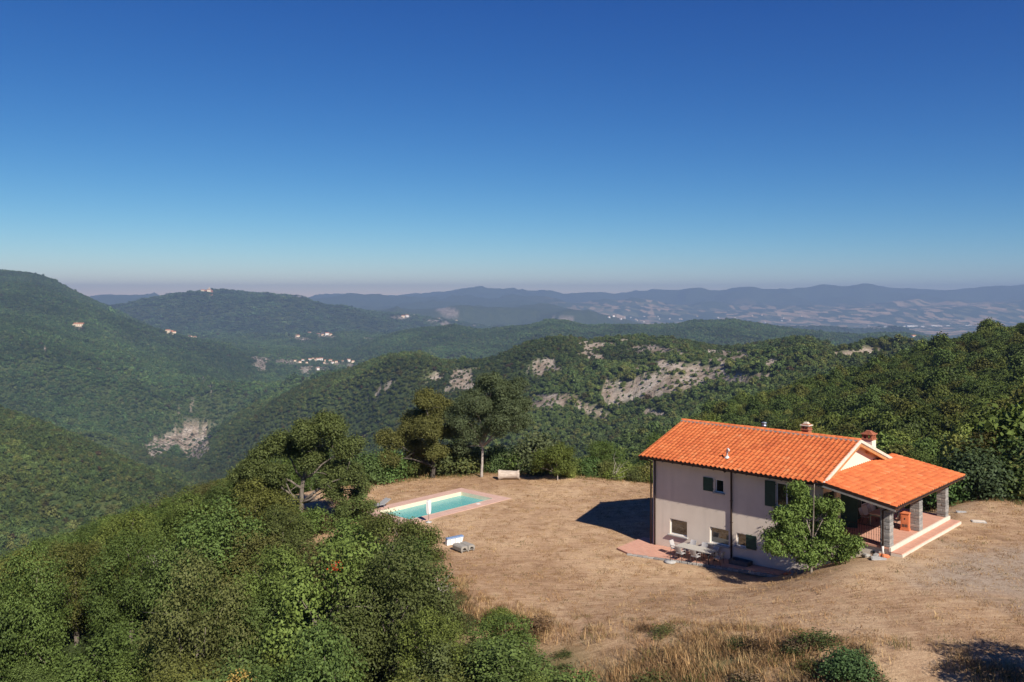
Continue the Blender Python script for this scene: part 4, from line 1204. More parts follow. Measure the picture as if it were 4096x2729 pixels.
for i in ind:
    me = MID[random.randrange(5)]
    if dep[i] < 95: me = NEAR[random.randrange(8)]
    s = random.uniform(0.8, 1.25) * float(hill_height(hu_[i], hy_[i]))
    right = hx_[i] > 12
    ol = random.random() < 0.06
    if right:
        where = ('beside the right edge of the picture' if hu_[i] > 3850 else 'just above the porch roof' if hu_[i] > 3450 else 'just above the main roof ridge' if hu_[i] > 2750 else 'showing left of the house')
        lab = ('olive' if ol else 'dark green') + ' woodland tree ' + where + (', foremost row' if dep[i] < 100 else ', farther up the wood')
    else: lab = ('olive' if ol else 'green') + ' tree on the slope falling away behind the lawn'
    make_tree('woodland_tree', lab, 'tree',
              (hx_[i], hy_[i], hz_[i] - 0.3), me[0], me[1], OLIVE if ol else green(), (s * random.uniform(.9, 1.15), s * random.uniform(.9, 1.15), s * random.uniform(.9, 1.25)), random.uniform(0, 6.28), lab)
SRC_M = bpy.data.collections.new('hill_crown')
for s in range(5):
    L = round_lobes(300 + s, 2.9, 5.4, 0.9, 14, 0.28, 0.44)
    SRC_M.objects.link(bpy.data.objects.new('hill_crown', leaf_mesh('hill_crown', L, 1900, 0.46, 900 + s, M_LEAFI, cluster=5, spread=0.85, width=0.36)))
n = len(rest_i)
sc = rng.lognormal(0, 0.2, n) * 1.02 * hill_height(hu_[rest_i], hy_[rest_i])
print('hill woods', n)
scatter_gn('hill_woods', 'dense dark green wood filling the hillside behind and right of the house', SRC_M, np.stack([hx_[rest_i], hy_[rest_i], hz_[rest_i] - 0.4], 1),
           np.stack([sc * rng.uniform(.85, 1.15, n), sc * rng.uniform(.85, 1.15, n), sc * rng.uniform(.85, 1.3, n)], 1), wood_colours(hx_[rest_i], hy_[rest_i], n) * np.where(hx_[rest_i] < -20, 0.85, 0.80)[:, None] * np.where(hx_[rest_i, None] < -20, np.array([[1.1, 0.98, 0.9]]), np.array([[1.0, 1.0, 1.0]])))
# --- trees that stand out one by one ---------------------------------------
def px(u, v, Y): return Vector(((u - CX) / F * Y, Y, CAMZ - (v - CY) / F * Y))
def special_tree(name, label, cat, base_xy, lobes_px, color, leaf=0.15, dens=1.0, mat=None, r0=0.16, group=None, seed=1, trunk_pts=None, width=0.30, depth=0.75, cluster=7, droop=0.15, barkpick=8, spread=1.3, fill=0.2, fmin=0.25):
    g = random.Random(seed); bx, by = base_xy; bz = terr1(bx, by)
    s = F / by; L = []
    for (u, v, r) in lobes_px:
        q = px(u, v, by); dy = g.uniform(-1, 1) * depth * 2.2; R_ = r / s
        L.append((q.x - bx, dy, q.z - bz, R_ * 0.62))
        for j in range(5):
            a_, e_ = g.uniform(0, 6.28), g.uniform(-.7, 1.2)
            L.append((q.x - bx + R_ * .72 * math.cos(a_) * math.cos(e_), dy + R_ * .72 * math.sin(a_) * math.cos(e_), q.z - bz + R_ * .62 * math.sin(e_), R_ * g.uniform(.34, .54)))
    area = sum(l[3] ** 2 for l in L) * 4 * math.pi
    n = int(area * dens / (leaf * leaf * width) * 1.5)
    me = leaf_mesh('crown', L, n, leaf, seed, M_LEAF, cluster=cluster, spread=spread, width=width, droop=droop, fill=fill, updir=0.75)
    cz = sum(l[2] for l in L) / len(L); cx = sum(l[0] for l in L) / len(L); zt = max(l[2] for l in L)
    pts = trunk_pts or [(0, 0, -0.5), (cx * 0.15, 0.05, cz * 0.55), (cx * 0.6, 0, cz), (cx, 0, zt)]
    br = [(min(0.9, max(fmin, (l[2] - 0.8) / max(zt, 1) * 0.8)), l[:3], r0 * 0.45) for l in L[:barkpick * 6:6]]
    tr = trunk_mesh('trunk', pts, r0, r0 * 0.25, br, mat or M_BARK, seed=seed)
    print(label, n)
    return make_tree(name, label, cat, (bx, by, bz), me, tr, color, group=group)

special_tree('olive_brown_tree', 'olive-brown tree with dark forked trunk left of the tall bare-trunked tree', 'tree', (-7.1, 77.4),
    [(1570,1770,60),(1640,1690,66),(1700,1605,48),(1755,1640,55),(1720,1700,72),(1780,1730,46),(1575,1825,40),(1650,1800,55),(1740,1790,48),(1610,1735,44)], (0.104, 0.104, 0.032), 0.14, 0.85, M_DARKBARK, 0.24, seed=11,
    trunk_pts=[(0, 0, -0.4), (0.1, 0, 1.6), (0.25, 0, 3.2), (0.0, 0.1, 5.2)])
special_tree('tall_robinia', 'tallest tree on the lawn edge with a straight bare trunk', 'tree', (-2.75, 77.7),
    [(1965,1535,62),(1900,1590,66),(2040,1560,64),(2090,1625,55),(1855,1660,70),(1950,1650,80),(2040,1660,80),(1820,1730,52),(1900,1740,60),(2085,1700,44),(1850,1790,36),(2000,1600,74),(1985,1715,46)], (0.108, 0.135, 0.064), 0.125, 0.55, M_PALEBARK, 0.15, seed=12, barkpick=12, fmin=0.55,
    trunk_pts=[(0, 0, -0.4), (0.1, 0, 2.0), (0.25, 0, 4.2), (0.5, 0.1, 7.5)])
special_tree('leaning_oak', 'big spreading oak with a pale bare trunk left of the pool', 'tree', (-15.2, 62.0),
    [(1335,1712,78),(1235,1735,70),(1125,1785,74),(1390,1790,66),(1045,1835,62),(1250,1825,84),(1360,1880,64),(1130,1885,62),(1440,1965,44),(1335,1960,50),(1440,1885,46),(1060,1900,50)], (0.100, 0.122, 0.038), 0.145, 0.8, M_BARK, 0.22, seed=13, barkpick=12)
special_tree('young_tree', 'small bright green tree with a thin pale trunk on the lawn edge', 'tree', (4.05, 76.3),
    [(2220,1810,42),(2170,1830,40),(2265,1825,38),(2200,1860,42),(2250,1865,38),(2145,1865,28),(2240,1790,26)], (0.125, 0.155, 0.036), 0.12, 0.6, M_PALEBARK, 0.07, seed=14)
special_tree('walnut_tree', 'leafy green walnut tree standing against the front of the farmhouse', 'tree', (15.9, 46.2),
    [(3210,1985,44),(3180,2065,58),(3250,2045,58),(3325,2015,36),(3140,2155,56),(3230,2130,70),(3320,2125,58),(3385,2170,46),(3420,2225,30),(3300,2200,62),(3180,2200,46),(3105,2195,36),(3365,2225,34),(3195,1950,24),(3260,2190,46),(3350,2070,36),(3225,2235,38),(3290,2235,38),(3150,2090,40)], (0.122, 0.176, 0.042), 0.17, 0.8, M_BARK, 0.09, seed=15, width=0.20, droop=0.45, depth=0.5, cluster=8, spread=0.85)
special_tree('twiggy_walnut', 'twiggy light green tree on the brow hiding the near end of the pool', 'tree', (-7.9, 52.4),
    [(1560,2100,60),(1640,2122,60),(1710,2150,50),(1490,2130,56),(1600,2225,80),(1715,2240,70),(1500,2240,72),(1755,2310,52),(1650,2330,80),(1540,2330,72),(1440,2230,50)], (0.115, 0.135, 0.036), 0.15, 0.6, M_PALEBARK, 0.11, seed=16, width=0.22, droop=0.35, cluster=7, barkpick=11)
special_tree('brow_oak', 'broad green oak left of the spreading oak on the brow', 'tree', (-19.4, 63.5),
    [(950,1930,56),(1020,1890,58),(1085,1915,54),(1000,1975,66),(1085,1990,58),(925,1995,50),(1040,2050,60),(960,2055,56)], (0.098, 0.120, 0.038), 0.14, 0.75, M_BARK, 0.16, seed=17)
special_tree('pool_end_tree', 'small round green tree at the left end of the pool', 'tree', (-11.9, 62.3),
    [(1400,2020,40),(1440,1995,36),(1465,2035,38),(1380,2065,42),(1430,2075,42)], (0.098, 0.126, 0.038), 0.13, 0.75, M_BARK, 0.08, seed=18)
# a tree just outside the frame, seen by its shadow on the grass
tz_ = terr1(20.9, 27.2)
make_tree('lone_tree', 'tree beyond the right edge whose leafy shadow falls on the grass', 'tree', (20.9, 27.2, tz_), NEAR[2][0], NEAR[2][1], GREENS[1], (1.05, 1.05, 0.95))

# --- the near slope: canopy in front and to the left --------------------------
YL = np.array([(-600,2380),(0,2170),(150,2130),(300,2070),(480,2000),(600,1968),(780,1905),(900,1855),(1000,1830),(1100,1850),(1200,1960),(1300,2010),(1420,2020),(1500,2050),(1560,2075),(1640,2090),(1700,2090),(1780,2135),(1800,2230),(1840,2310),(1900,2280),(2000,2292),(2080,2335),(2170,2440),(2220,2530),(2320,2560),(2450,2590),(2580,2630),(2680,2780),(4600,2780)], float)
YL2 = np.array([(-600,2380),(0,2170),(300,2070),(600,1968),(900,1855),(1100,1760),(1300,1740),(1480,1790),(1650,1835),(1900,1850),(2100,1800),(2300,1850),(2620,1880),(4600,1900)], float)
def ylim(u, Y):
    T = YL2 if Y > 74 else YL
    return float(np.interp(u, T[:, 0], T[:, 1]))
LOOKS = [('dark green', 0.74, None, 'dark green leafy tree packed into the wooded slope below the lawn'),
         ('olive', 0.15, (0.082, 0.086, 0.028), 'olive-green leafy tree packed into the wooded slope below the lawn'),
         ('brown', 0.03, (0.082, 0.064, 0.028), 'brownish drying tree packed into the wooded slope below the lawn'),
         ('lime', 0.05, (0.090, 0.106, 0.026), 'yellow-green leafy tree packed into the wooded slope below the lawn'),
         ('silver', 0.03, (0.082, 0.100, 0.056), 'silvery grey-green tree packed into the wooded slope below the lawn')]
sx, sy = np.meshgrid(np.arange(-75, 16, 4.0), np.arange(19, 119, 4.0))
sx = (sx + rng.uniform(-1.8, 1.8, sx.shape)).ravel(); sy = (sy + rng.uniform(-1.8, 1.8, sy.shape)).ravel()
sz = terr(sx, sy); ssd = poly_sd(sx, sy); su, sv = proj(sx, sy, sz)
keep = (ssd > 1.0) & (su > -260) & (su < 4300) & ((sx < -2) | (sy < 46)) & visible(sx, sy, sz, 9, 6.0)
order = np.argsort(-np.hypot(sx, sy)); fg = 0
fg_pts = []
for i in order:
    if not keep[i]: continue
    Y = sy[i]; s = F / Y
    rad = 2.3 * s
    yl = max(ylim(u, Y) for u in np.linspace(su[i] - rad * 0.8, su[i] + rad * 0.8, 5))
    hmax = CAMZ - (yl - CY) / F * Y - sz[i]
    if hmax < 0.9: continue
    h = min(random.uniform(4.2, 10.0), hmax)
    # is its top inside the picture?
    vtop = CY - (sz[i] + h - CAMZ) * s
    if vtop > 2729 + 240: continue
    fg_pts.append((sx[i], sy[i], sz[i], h))
print('foreground trees', len(fg_pts))
for (x, y, z, h) in fg_pts:
    if h < 2.6:
        m = SHRUB[random.randrange(5)]; k = h / 1.75
        make_tree('slope_shrub', 'low green shrub on the brow between the lawn and the wooded slope', 'shrub', (x, y, z - 0.1), m[0], m[1], green(), (k * 1.2, k * 1.2, k), random.uniform(0, 6.28), 'shrubs along the brow of the near slope')
        continue
    zone = float(fbm(np.array([x / 14.0]), np.array([y / 14.0]), 2, 91)[0])
    r = min(0.999, max(0.0, random.random() * 0.75 + 0.25 * (zone + 0.5) + (0.12 if x < -24 else 0.0)))
    acc = 0
    for nm, w, c, lab in LOOKS:
        acc += w
        if r < acc: break
    if nm == 'silver' and x > -18: nm, w, c, lab = LOOKS[0]
    col = green() if c is None else tuple(q * random.uniform(1.15, 1.5) for q in c)
    m = NEAR[random.randrange(8)]; k = h / 6.5
    kx = min(1.25, max(0.6, k ** 0.6)) * random.uniform(0.8, 1.05)
    uu, vv = proj(x, y, z + h)
    where = (('low along' if vv > 2450 else 'half-way up' if vv > 2260 else 'at the top of') + ' the left edge' if uu < 500 else 'along the bottom edge' if vv > 2480 else 'just below the pool' if uu > 1480 and y < 62 else 'below the spreading oak' if uu > 1000 and y < 62
             else 'on the brow behind the oak' if uu > 1000 else 'in the middle of the left-hand canopy')
    lab = lab.replace('packed into the wooded slope below the lawn', 'on the slope ' + where)
    nm = nm + ' ' + where + ':'
    make_tree('slope_tree', lab, 'tree', (x, y, z - 0.3), m[0], m[1], col, (kx, kx * random.uniform(.9, 1.1), k), random.uniform(0, 6.28), nm + ' trees on the near slope')

# --- shrubs along the far lawn edge and at the foot of the picture ------------
EDGE = [(-15.2, 74.6, 1.5, 0), (-13.0, 75.9, 1.9, 0), (-10.9, 77.2, 1.9, 0), (-8.8, 79.0, 1.7, 1), (-5.6, 79.6, 1.9, 0), (-4.2, 80.6, 1.7, 1), (-1.4, 81.0, 1.6, 0), (0.6, 81.2, 1.5, 1), (2.4, 81.0, 2.3, 2), (2.6, 79.8, 1.0, 1),
        (5.8, 79.6, 1.25, 1), (7.2, 79.3, 1.3, 0), (8.7, 78.6, 1.15, 1), (10.1, 78.0, 1.2, 3), (11.4, 77.2, 1.1, 1), (12.5, 76.6, 1.15, 3), (13.8, 75.8, 1.2, 1), (5.0, 77.9, 0.7, 3), (9.4, 77.2, 0.75, 3), (11.0, 76.3, 0.7, 1), (12.6, 75.4, 0.7, 3),
        (30.5, 61.2, 1.9, 0), (32.6, 60.2, 2.2, 2), (34.6, 59.4, 1.8, 0), (36.6, 58.6, 2.4, 1), (33.6, 62.5, 2.9, 2), (37.0, 61.0, 3.0, 0), (28.4, 63.4, 1.7, 1), (26.6, 65.4, 1.8, 2)]
EC = [(0.084, 0.122, 0.038), (0.128, 0.156, 0.044), (0.070, 0.100, 0.042), (0.170, 0.200, 0.048)]
EN = ['dark green', 'mid green', 'deep green', 'yellow-green']
for (x, y, k, c) in EDGE:
    m = SHRUB[random.randrange(5)]
    make_tree('edge_shrub', EN[c] + (' bushy shrub on the far edge of the dry lawn' if x < 20 else ' bushy shrub behind the right end of the porch'), 'shrub', (x, y, terr1(x, y) - 0.15), m[0], m[1], tuple(q * random.uniform(.9, 1.12) for q in EC[c]),
              (k * random.uniform(.95, 1.3), k * random.uniform(.95, 1.2), k * random.uniform(.9, 1.15)), random.uniform(0, 6.28), EN[c] + (' lawn edge shrubs' if x < 20 else ' shrubs behind the porch'))
def shrub(name, label, u, v, Y, k, color, cat='shrub', sq=1.0):
    x = (u - CX) / F * Y; m = SHRUB[random.randrange(5)]
    return make_tree(name, label, cat, (x, Y, terr1(x, Y) - 0.1), m[0], m[1], color, (k, k, k * sq), random.uniform(0, 6.28))
shrub('broom_bush', 'pale yellow-green broom bush at the foot of the spreading oak', 1130, 0, 61.0, 1.25, (0.125, 0.12, 0.055))
shrub('dry_bush', 'dry straw-coloured bush right of the oak trunk', 1290, 0, 60.5, 0.8, (0.16, 0.105, 0.058))
shrub('round_bush', 'round green bush at the bottom edge below the lawn', 3400, 0, 32.6, 0.95, (0.085, 0.140, 0.050), sq=0.8)
# coloured sprays and dead wood sit in the tops of canopy trees
def canopy_at(u, v):
    best = min(fg_pts, key=lambda q: (proj(q[0], q[1], q[2] + q[3] * 0.85)[0] - u) ** 2 + (proj(q[0], q[1], q[2] + q[3] * 0.85)[1] - v) ** 2)
    x, y, z, h = best
    return Vector((x * (1 - 1.3 / y), y - 1.3, z + h * 0.80))
def spray(name, label, u, v, lobes, color, leaf):
    p = canopy_at(u, v); g0 = terr1(p.x, p.y)
    me = leaf_mesh('crown', lobes, int(sum(l[3] ** 2 for l in lobes) * 12.6 * 1.1 / (leaf * leaf * 0.3)), leaf, 77, M_LEAF, cluster=6, spread=1.6, fill=0.5)
    return make_tree(name, label, 'shrub', p, me, trunk_mesh('trunk', [(0, 0.4, g0 - p.z - 0.3), (0.1, 0.3, -1), (0, 0, 0.3)], 0.05, 0.012, [], M_BARK, seg=6), color)
spray('yellowing_sapling', 'sapling with straw-yellow leaves poking out of the dark canopy', 978, 2590, [(0, 0, 0.1, .3), (.18, 0, .45, .24), (-.2, 0, -.25, .25), (-.3, 0, -.55, .18), (.32, .1, .2, .18)], (0.44, 0.30, 0.085), 0.12)
spray('red_creeper', 'small sprig of red leaves in the green canopy', 1318, 2288, [(0, 0, 0, .09), (.02, 0, .2, .08)], (0.42, 0.045, 0.015), 0.09)
# bare and dead growth
def dead_tree(name, label, x, y, h, seed, mat, z=None, n=9):
    g = random.Random(seed); z = terr1(x, y) if z is None else z
    br = [(0.25 + 0.6 * k / n, (g.uniform(-.7, .7) * h, g.uniform(-.5, .5) * h, h * g.uniform(.45, 1.0)), 0.016 * h ** .5) for k in range(n)]
    me = trunk_mesh('branches', [(0, 0, -0.3), (g.uniform(-.1, .1) * h, 0, h * .4), (g.uniform(-.2, .2) * h, 0, h * .85)], 0.028 * h ** .6, 0.008, br, mat, seg=6, seed=seed)
    o = thing(name, label, 'dead shrub', (x, y, z)); o.rotation_euler = (g.uniform(-.5, .2), g.uniform(-.7, .7), g.uniform(0, 6))
    b = bpy.data.objects.new('branches', me); link(b, o)
    return o
dead_tree('dead_shrub', 'bleached leafless shrub left of the house on the lawn edge', 8.6, 77.0, 2.1, 5, M_PALEBARK)
dead_tree('dead_shrub', 'pale leafless shrub half hidden by the house corner on the lawn edge', 12.6, 76.0, 1.9, 6, M_PALEBARK)
q = canopy_at(700, 2200); dead_tree('dead_tree', 'bleached dead tree lying open in the canopy at left', q.x, q.y, 1.95, 21, M_PALEBARK, q.z - 0.5)
q = canopy_at(1690, 2330); dead_tree('dead_tree', 'white twisted dead branches in the bush below the pool', q.x, q.y, 1.65, 22, M_PALEBARK, q.z - 0.5)
q = canopy_at(1500, 2220); dead_tree('dead_tree', 'fine dead twigs over the canopy left of the pool bush', q.x, q.y, 1.1, 23, M_BARK, q.z - 0.5)
q = canopy_at(1250, 2160); dead_tree('dead_tree', 'dead twigs in the canopy below the spreading oak', q.x, q.y, 1.1, 24, M_BARK, q.z - 0.5)
q = canopy_at(490, 2660); dead_tree('dead_tree', 'orange-brown dead branch at the bottom edge on the left', q.x, q.y, 1.20, 25, M_WOOD, q.z - 0.5, 6)
q = canopy_at(650, 2420); dead_tree('dead_tree', 'thin grey dead branch in the canopy at lower left', q.x, q.y, 1.1, 26, M_BARK, q.z - 0.5, 6)

# --- dry grass ------------------------------------------------------------------
def tuft_src(name, k, nb, h, spread, wid, seed):
    col = bpy.data.collections.new(name)
    for s in range(k):
        g = np.random.default_rng(seed + s); V = []; Fc = []; T = []
        for b in range(nb):
            a = g.uniform(0, 6.28); r = spread * math.sqrt(g.random()); bx, by = r * math.cos(a), r * math.sin(a)
            hh = h * g.uniform(.5, 1.15); la = g.uniform(0, 6.28); ln = hh * g.uniform(.25, 1.3); w = wid * g.uniform(.6, 1.3)
            px_, py_ = -math.sin(la) * w, math.cos(la) * w
            mx_, my_ = bx + math.cos(la) * ln * .35, by + math.sin(la) * ln * .35
            i = len(V)
            V += [(bx - px_, by - py_, 0), (bx + px_, by + py_, 0), (mx_ + px_ * .8, my_ + py_ * .8, hh * .6), (mx_ - px_ * .8, my_ - py_ * .8, hh * .6), (bx + math.cos(la) * ln, by + math.sin(la) * ln, hh), (bx + math.cos(la) * ln, by + math.sin(la) * ln, hh * .995)]
            Fc += [i, i + 1, i + 2, i + 3, i + 3, i + 2, i + 4, i + 5]; T += [g.uniform(.2, .8)] * 6
        me = np_mesh(name, V, Fc, 4, [M_LEAFI]); la_ = me.attributes.new('tint', 'FLOAT', 'POINT'); la_.data.foreach_set('value', np.array(T, np.float32))
        col.objects.link(bpy.data.objects.new(name, me))
    return col
STRAW = np.array([(0.40, 0.25, 0.115), (0.48, 0.33, 0.16), (0.30, 0.17, 0.08), (0.22, 0.13, 0.065), (0.34, 0.21, 0.10)])
def straw(n, greenish=0.0):
    c = STRAW[rng.integers(0, 5, n)] * rng.uniform(.8, 1.2, (n, 1))
    gmask = rng.random(n) < greenish; c[gmask] = np.array((0.10, 0.11, 0.03)) * rng.uniform(.7, 1.2, (gmask.sum(), 1))
    return c
TALL = tuft_src('tall_grass', 5, 22, 0.27, 0.30, 0.006, 40)
SHORT = tuft_src('stubble', 5, 16, 0.075, 0.20, 0.006, 60)
# tall dry grass on the bank below the lawn and in a fringe round it
x, y = rng.uniform(-4, 30, 26000), rng.uniform(23, 52, 26000)
sd = poly_sd(x, y); patch = fbm(x / 3.0, y / 3.0, 3, 15)
k = (sd > -0.9 + patch * 2.2) & (sd < 9) & ((x > 2.0) | (sd < 2.5)) & (rng.random(len(x)) < np.clip(0.42 + 1.1 * patch, 0.03, 1))
x, y = x[k][:4200], y[k][:4200]; z = terr(x, y); n = len(x)
s = rng.lognormal(0, .3, n) * np.clip(0.55 + 0.25 * (poly_sd(x, y) + 0.9), 0.4, 1.15)
scatter_gn('dry_grass', 'tall dry straw-coloured grass on the bank at the bottom edge', TALL, np.stack([x, y, z - 0.02], 1), np.stack([s, s, s], 1), straw(n, 0.10), 'grass')
# low scrub on the same bank
SRC_S = bpy.data.collections.new('scrub')
for s_ in range(4):
    L = wild_lobes(950 + s_, 0.55, 0.75, 0.0, 12)
    SRC_S.objects.link(bpy.data.objects.new('scrub', leaf_mesh('scrub', L, 900, 0.085, 960 + s_, M_LEAFI, cluster=5, spread=1.8, fill=0.3)))
x, y = rng.uniform(-3, 24, 9000), rng.uniform(23, 47, 9000)
sd = poly_sd(x, y); patch = fbm(x / 2.6 + 9, y / 2.6, 3, 18)
k = (sd > 0.3 + patch * 1.5) & (sd < 10) & (x > 1.0 - sd * 0.5) & (x < 14.5) & (rng.random(len(x)) < np.clip(0.25 + 0.06 * sd + 0.9 * patch, 0.02, 1))
x, y = x[k][:70], y[k][:70]; n = len(x); z = terr(x, y); s = rng.lognormal(-.3, .35, n)
pal = np.array([(0.075, 0.095, 0.030), (0.105, 0.110, 0.036), (0.15, 0.095, 0.050), (0.17, 0.12, 0.07), (0.06, 0.08, 0.028)])
scatter_gn('bank_scrub', 'low mixed green and rusty scrub on the bank at the bottom edge', SRC_S, np.stack([x, y, z - 0.05], 1), np.stack([s * 1.2, s * 1.2, s * .55], 1), pal[rng.integers(0, 5, n)] * rng.uniform(.8, 1.2, (n, 1)), 'scrub')
ex = []
for (a, b) in zip(PLAT[:9], PLAT[1:10]):
    L = math.dist(a, b); m_ = int(L * 16); t_ = rng.random(m_); ex.append(np.stack([a[0] + (b[0] - a[0]) * t_, a[1] + (b[1] - a[1]) * t_], 1) + rng.normal(size=(m_, 2)) * 0.55)
ex = np.concatenate(ex); n = len(ex); z = terr(ex[:, 0], ex[:, 1]); s = rng.lognormal(-.35, .3, n)
scatter_gn('edge_grass', 'fringe of longer grass along the far edge of the lawn', TALL, np.column_stack([ex, z - 0.02]), np.stack([s, s, s], 1), straw(n, 0.55), 'grass')
# mown stubble over the lawn
x, y = rng.uniform(-18, 40, 60000), rng.uniform(24, 80, 60000)
sd = poly_sd(x, y); pu, pv = pool_uv(x, y); u_, v_ = proj(x, y, terr(x, y)); t_, p_ = tp(x, y)
k = (sd < 0.5) & (u_ > 1300) & (u_ < 4300) & ~((pu > -1.5) & (pu < POOL_W + 1.5) & (pv > -1.5) & (pv < POOL_L + 2.6)) & ~((t_ > -1.6) & (t_ < 16) & (p_ > -2.9) & (p_ < 9.6)) & (rng.random(len(x)) < 0.5 + 0.5 * fbm(x / 2.5, y / 2.5, 3, 33))
x, y = x[k][:16000], y[k][:16000]; n = len(x); z = terr(x, y); s = rng.lognormal(-.15, .3, n)
scatter_gn('mown_grass', 'short dry mown grass covering the lawn', SHORT, np.stack([x, y, z - 0.005], 1), np.stack([s * 1.2, s * 1.2, s], 1), straw(n, 0.05), 'grass')
# ------------------------------------------------------------------ swimming pool
PRZ = math.atan2(PW.y, PW.x)
DZ = 0.06                                     # deck level
def pool_material():
    t = NT('pool_liner'); co = t.coord('Object')
    sz = t.n('SeparateXYZ'); t.nt.links.new(co, sz.inputs[0])
    liner = t.ramp(t.noise(3.5, 4, 0.6, co), [(0.35, (0.24, 0.70, 0.62)), (0.65, (0.31, 0.80, 0.74))])
    cream = t.ramp(t.noise(2.0, 4, 0.6, co), [(0.3, (0.62, 0.53, 0.37)), (0.7, (0.72, 0.64, 0.48))])
    # the cream band of wall above the water line
    f = t.math('GREATER_THAN', sz.outputs[2], -0.30)
    t.principled(t.mix(f, liner, cream), 0.6, None, 0, 0.3)
    return t.m
def water_material():
    t = NT('pool_water'); co = t.coord('Object')
    tr = t.n('BsdfTransparent'); tr.inputs['Color'].default_value = (0.66, 0.97, 0.98, 1)
    gl = t.n('BsdfGlossy'); gl.inputs['Roughness'].default_value = 0.03
    h = t.math('ADD', t.noise(5.0, 4, 0.6, co), t.math('MULTIPLY', t.noise(17.0, 3, 0.6, co), 0.4))
    nb = t.bump(h, 0.35, 0.05); t.nt.links.new(nb, gl.inputs['Normal'])
    df = t.n('BsdfDiffuse'); df.inputs['Color'].default_value = (0.24, 0.76, 0.72, 1)
    bd = t.n('MixShader'); bd.inputs[0].default_value = 0.5; t.nt.links.new(tr.outputs[0], bd.inputs[1]); t.nt.links.new(df.outputs[0], bd.inputs[2])
    fr = t.n('Fresnel'); fr.inputs['IOR'].default_value = 1.33; t.nt.links.new(nb, fr.inputs['Normal'])
    mx = t.n('MixShader'); t.nt.links.new(fr.outputs[0], mx.inputs[0]); t.nt.links.new(bd.outputs[0], mx.inputs[1]); t.nt.links.new(gl.outputs[0], mx.inputs[2])
    t.nt.links.new(mx.outputs[0], t.out.inputs['Surface'])
    return t.m
def deck_material():
    t = NT('pink_paving'); co = t.coord('Object')
    br = t.n('TexBrick'); t.nt.links.new(co, br.inputs['Vector'])
    for k, v in (('Scale', 1.0), ('Mortar Size', 0.012), ('Brick Width', 0.5), ('Row Height', 0.5), ('Bias', 0.0)): br.inputs[k].default_value = v
    br.offset = 0.0
    br.inputs['Color1'].default_value = (0.52, 0.335, 0.265, 1); br.inputs['Color2'].default_value = (0.58, 0.385, 0.31, 1); br.inputs['Mortar'].default_value = (0.40, 0.26, 0.20, 1)
    col = t.mix(t.ramp(t.noise(1.6, 6, 0.65, co), [(0.4, 0.0), (0.7, 0.4)]), br.outputs['Color'], (0.42, 0.26, 0.20))
    t.principled(col, 0.88, t.bump(br.outputs['Fac'], 0.25, -0.005), 0, 0.2)
    return t.m
pool = thing('swimming_pool', 'rectangular swimming pool of turquoise water with cream sides', 'swimming pool', PA, PRZ)
W_, L_, DP = POOL_W, POOL_L, 1.35
m = MB(); zt = DZ - 0.03
def ring(z): return [(0, 0, z), (W_, 0, z), (W_, -L_, z), (0, -L_, z)]
zt = DZ + 0.004
m.add(ring(zt) + ring(-DP), [(0, 1, 5, 4), (1, 2, 6, 5), (2, 3, 7, 6), (3, 0, 4, 7), (4, 5, 6, 7)])
bas = m.build('basin', pool_material(), pool, fixn=False)
MB().add(ring(-0.24), [(3, 2, 1, 0)]).build('water', water_material(), pool, fixn=False)
# entry steps in the far right corner
MB().box(W_ - 1.0, W_ - 0.002, -0.9, -0.002, -DP + 0.002, -0.62).build('entry_steps', bas.data.materials[0], pool)
CW = 1.05
o2 = [(-CW, CW), (W_ + CW, CW), (W_ + CW, -L_ - CW), (-CW - 0.0, -L_ - CW)]
i2 = [(-.02, .02), (W_ + .02, .02), (W_ + .02, -L_ - .02), (-.02, -L_ - .02)]
m = MB()
for k in range(4):
    a, b = o2[k], o2[(k + 1) % 4]; c, d = i2[(k + 1) % 4], i2[k]
    poly = [a, b, c, d]
    m.prism(poly[::-1], -0.35, DZ)
M_DECK = deck_material()
dk = m.build('pool_deck', M_DECK); dk.location = PA; dk.rotation_euler = (0, 0, PRZ); dk['kind'] = 'structure'
m = MB().prism([(-CW - 1.2, -L_ + 0.4), (-CW - 0.004, -L_ + 1.4), (-CW - 0.004, -L_ - CW), (-CW - 1.4, -L_ - CW)][::-1], -0.35, DZ - 0.004)
dk2 = m.build('pool_terrace', M_DECK); dk2.location = PA; dk2.rotation_euler = (0, 0, PRZ); dk2['kind'] = 'structure'
PM = Matrix.Translation(PA) @ Matrix.Rotation(PRZ, 4, 'Z')
def on_deck(x, y, z=DZ): return PM @ Vector((x, y, z))
o = MB().box(-0.15, 0.15, -0.15, 0.15, 0, 0.012).build('skimmer_lid', M_WHITE, None, 0.003, on_deck(W_ + 0.4, -2.1, DZ + 0.001)); o.rotation_euler = (0, 0, PRZ); tag(o, 'square white skimmer lid set in the pool paving', 'lid')
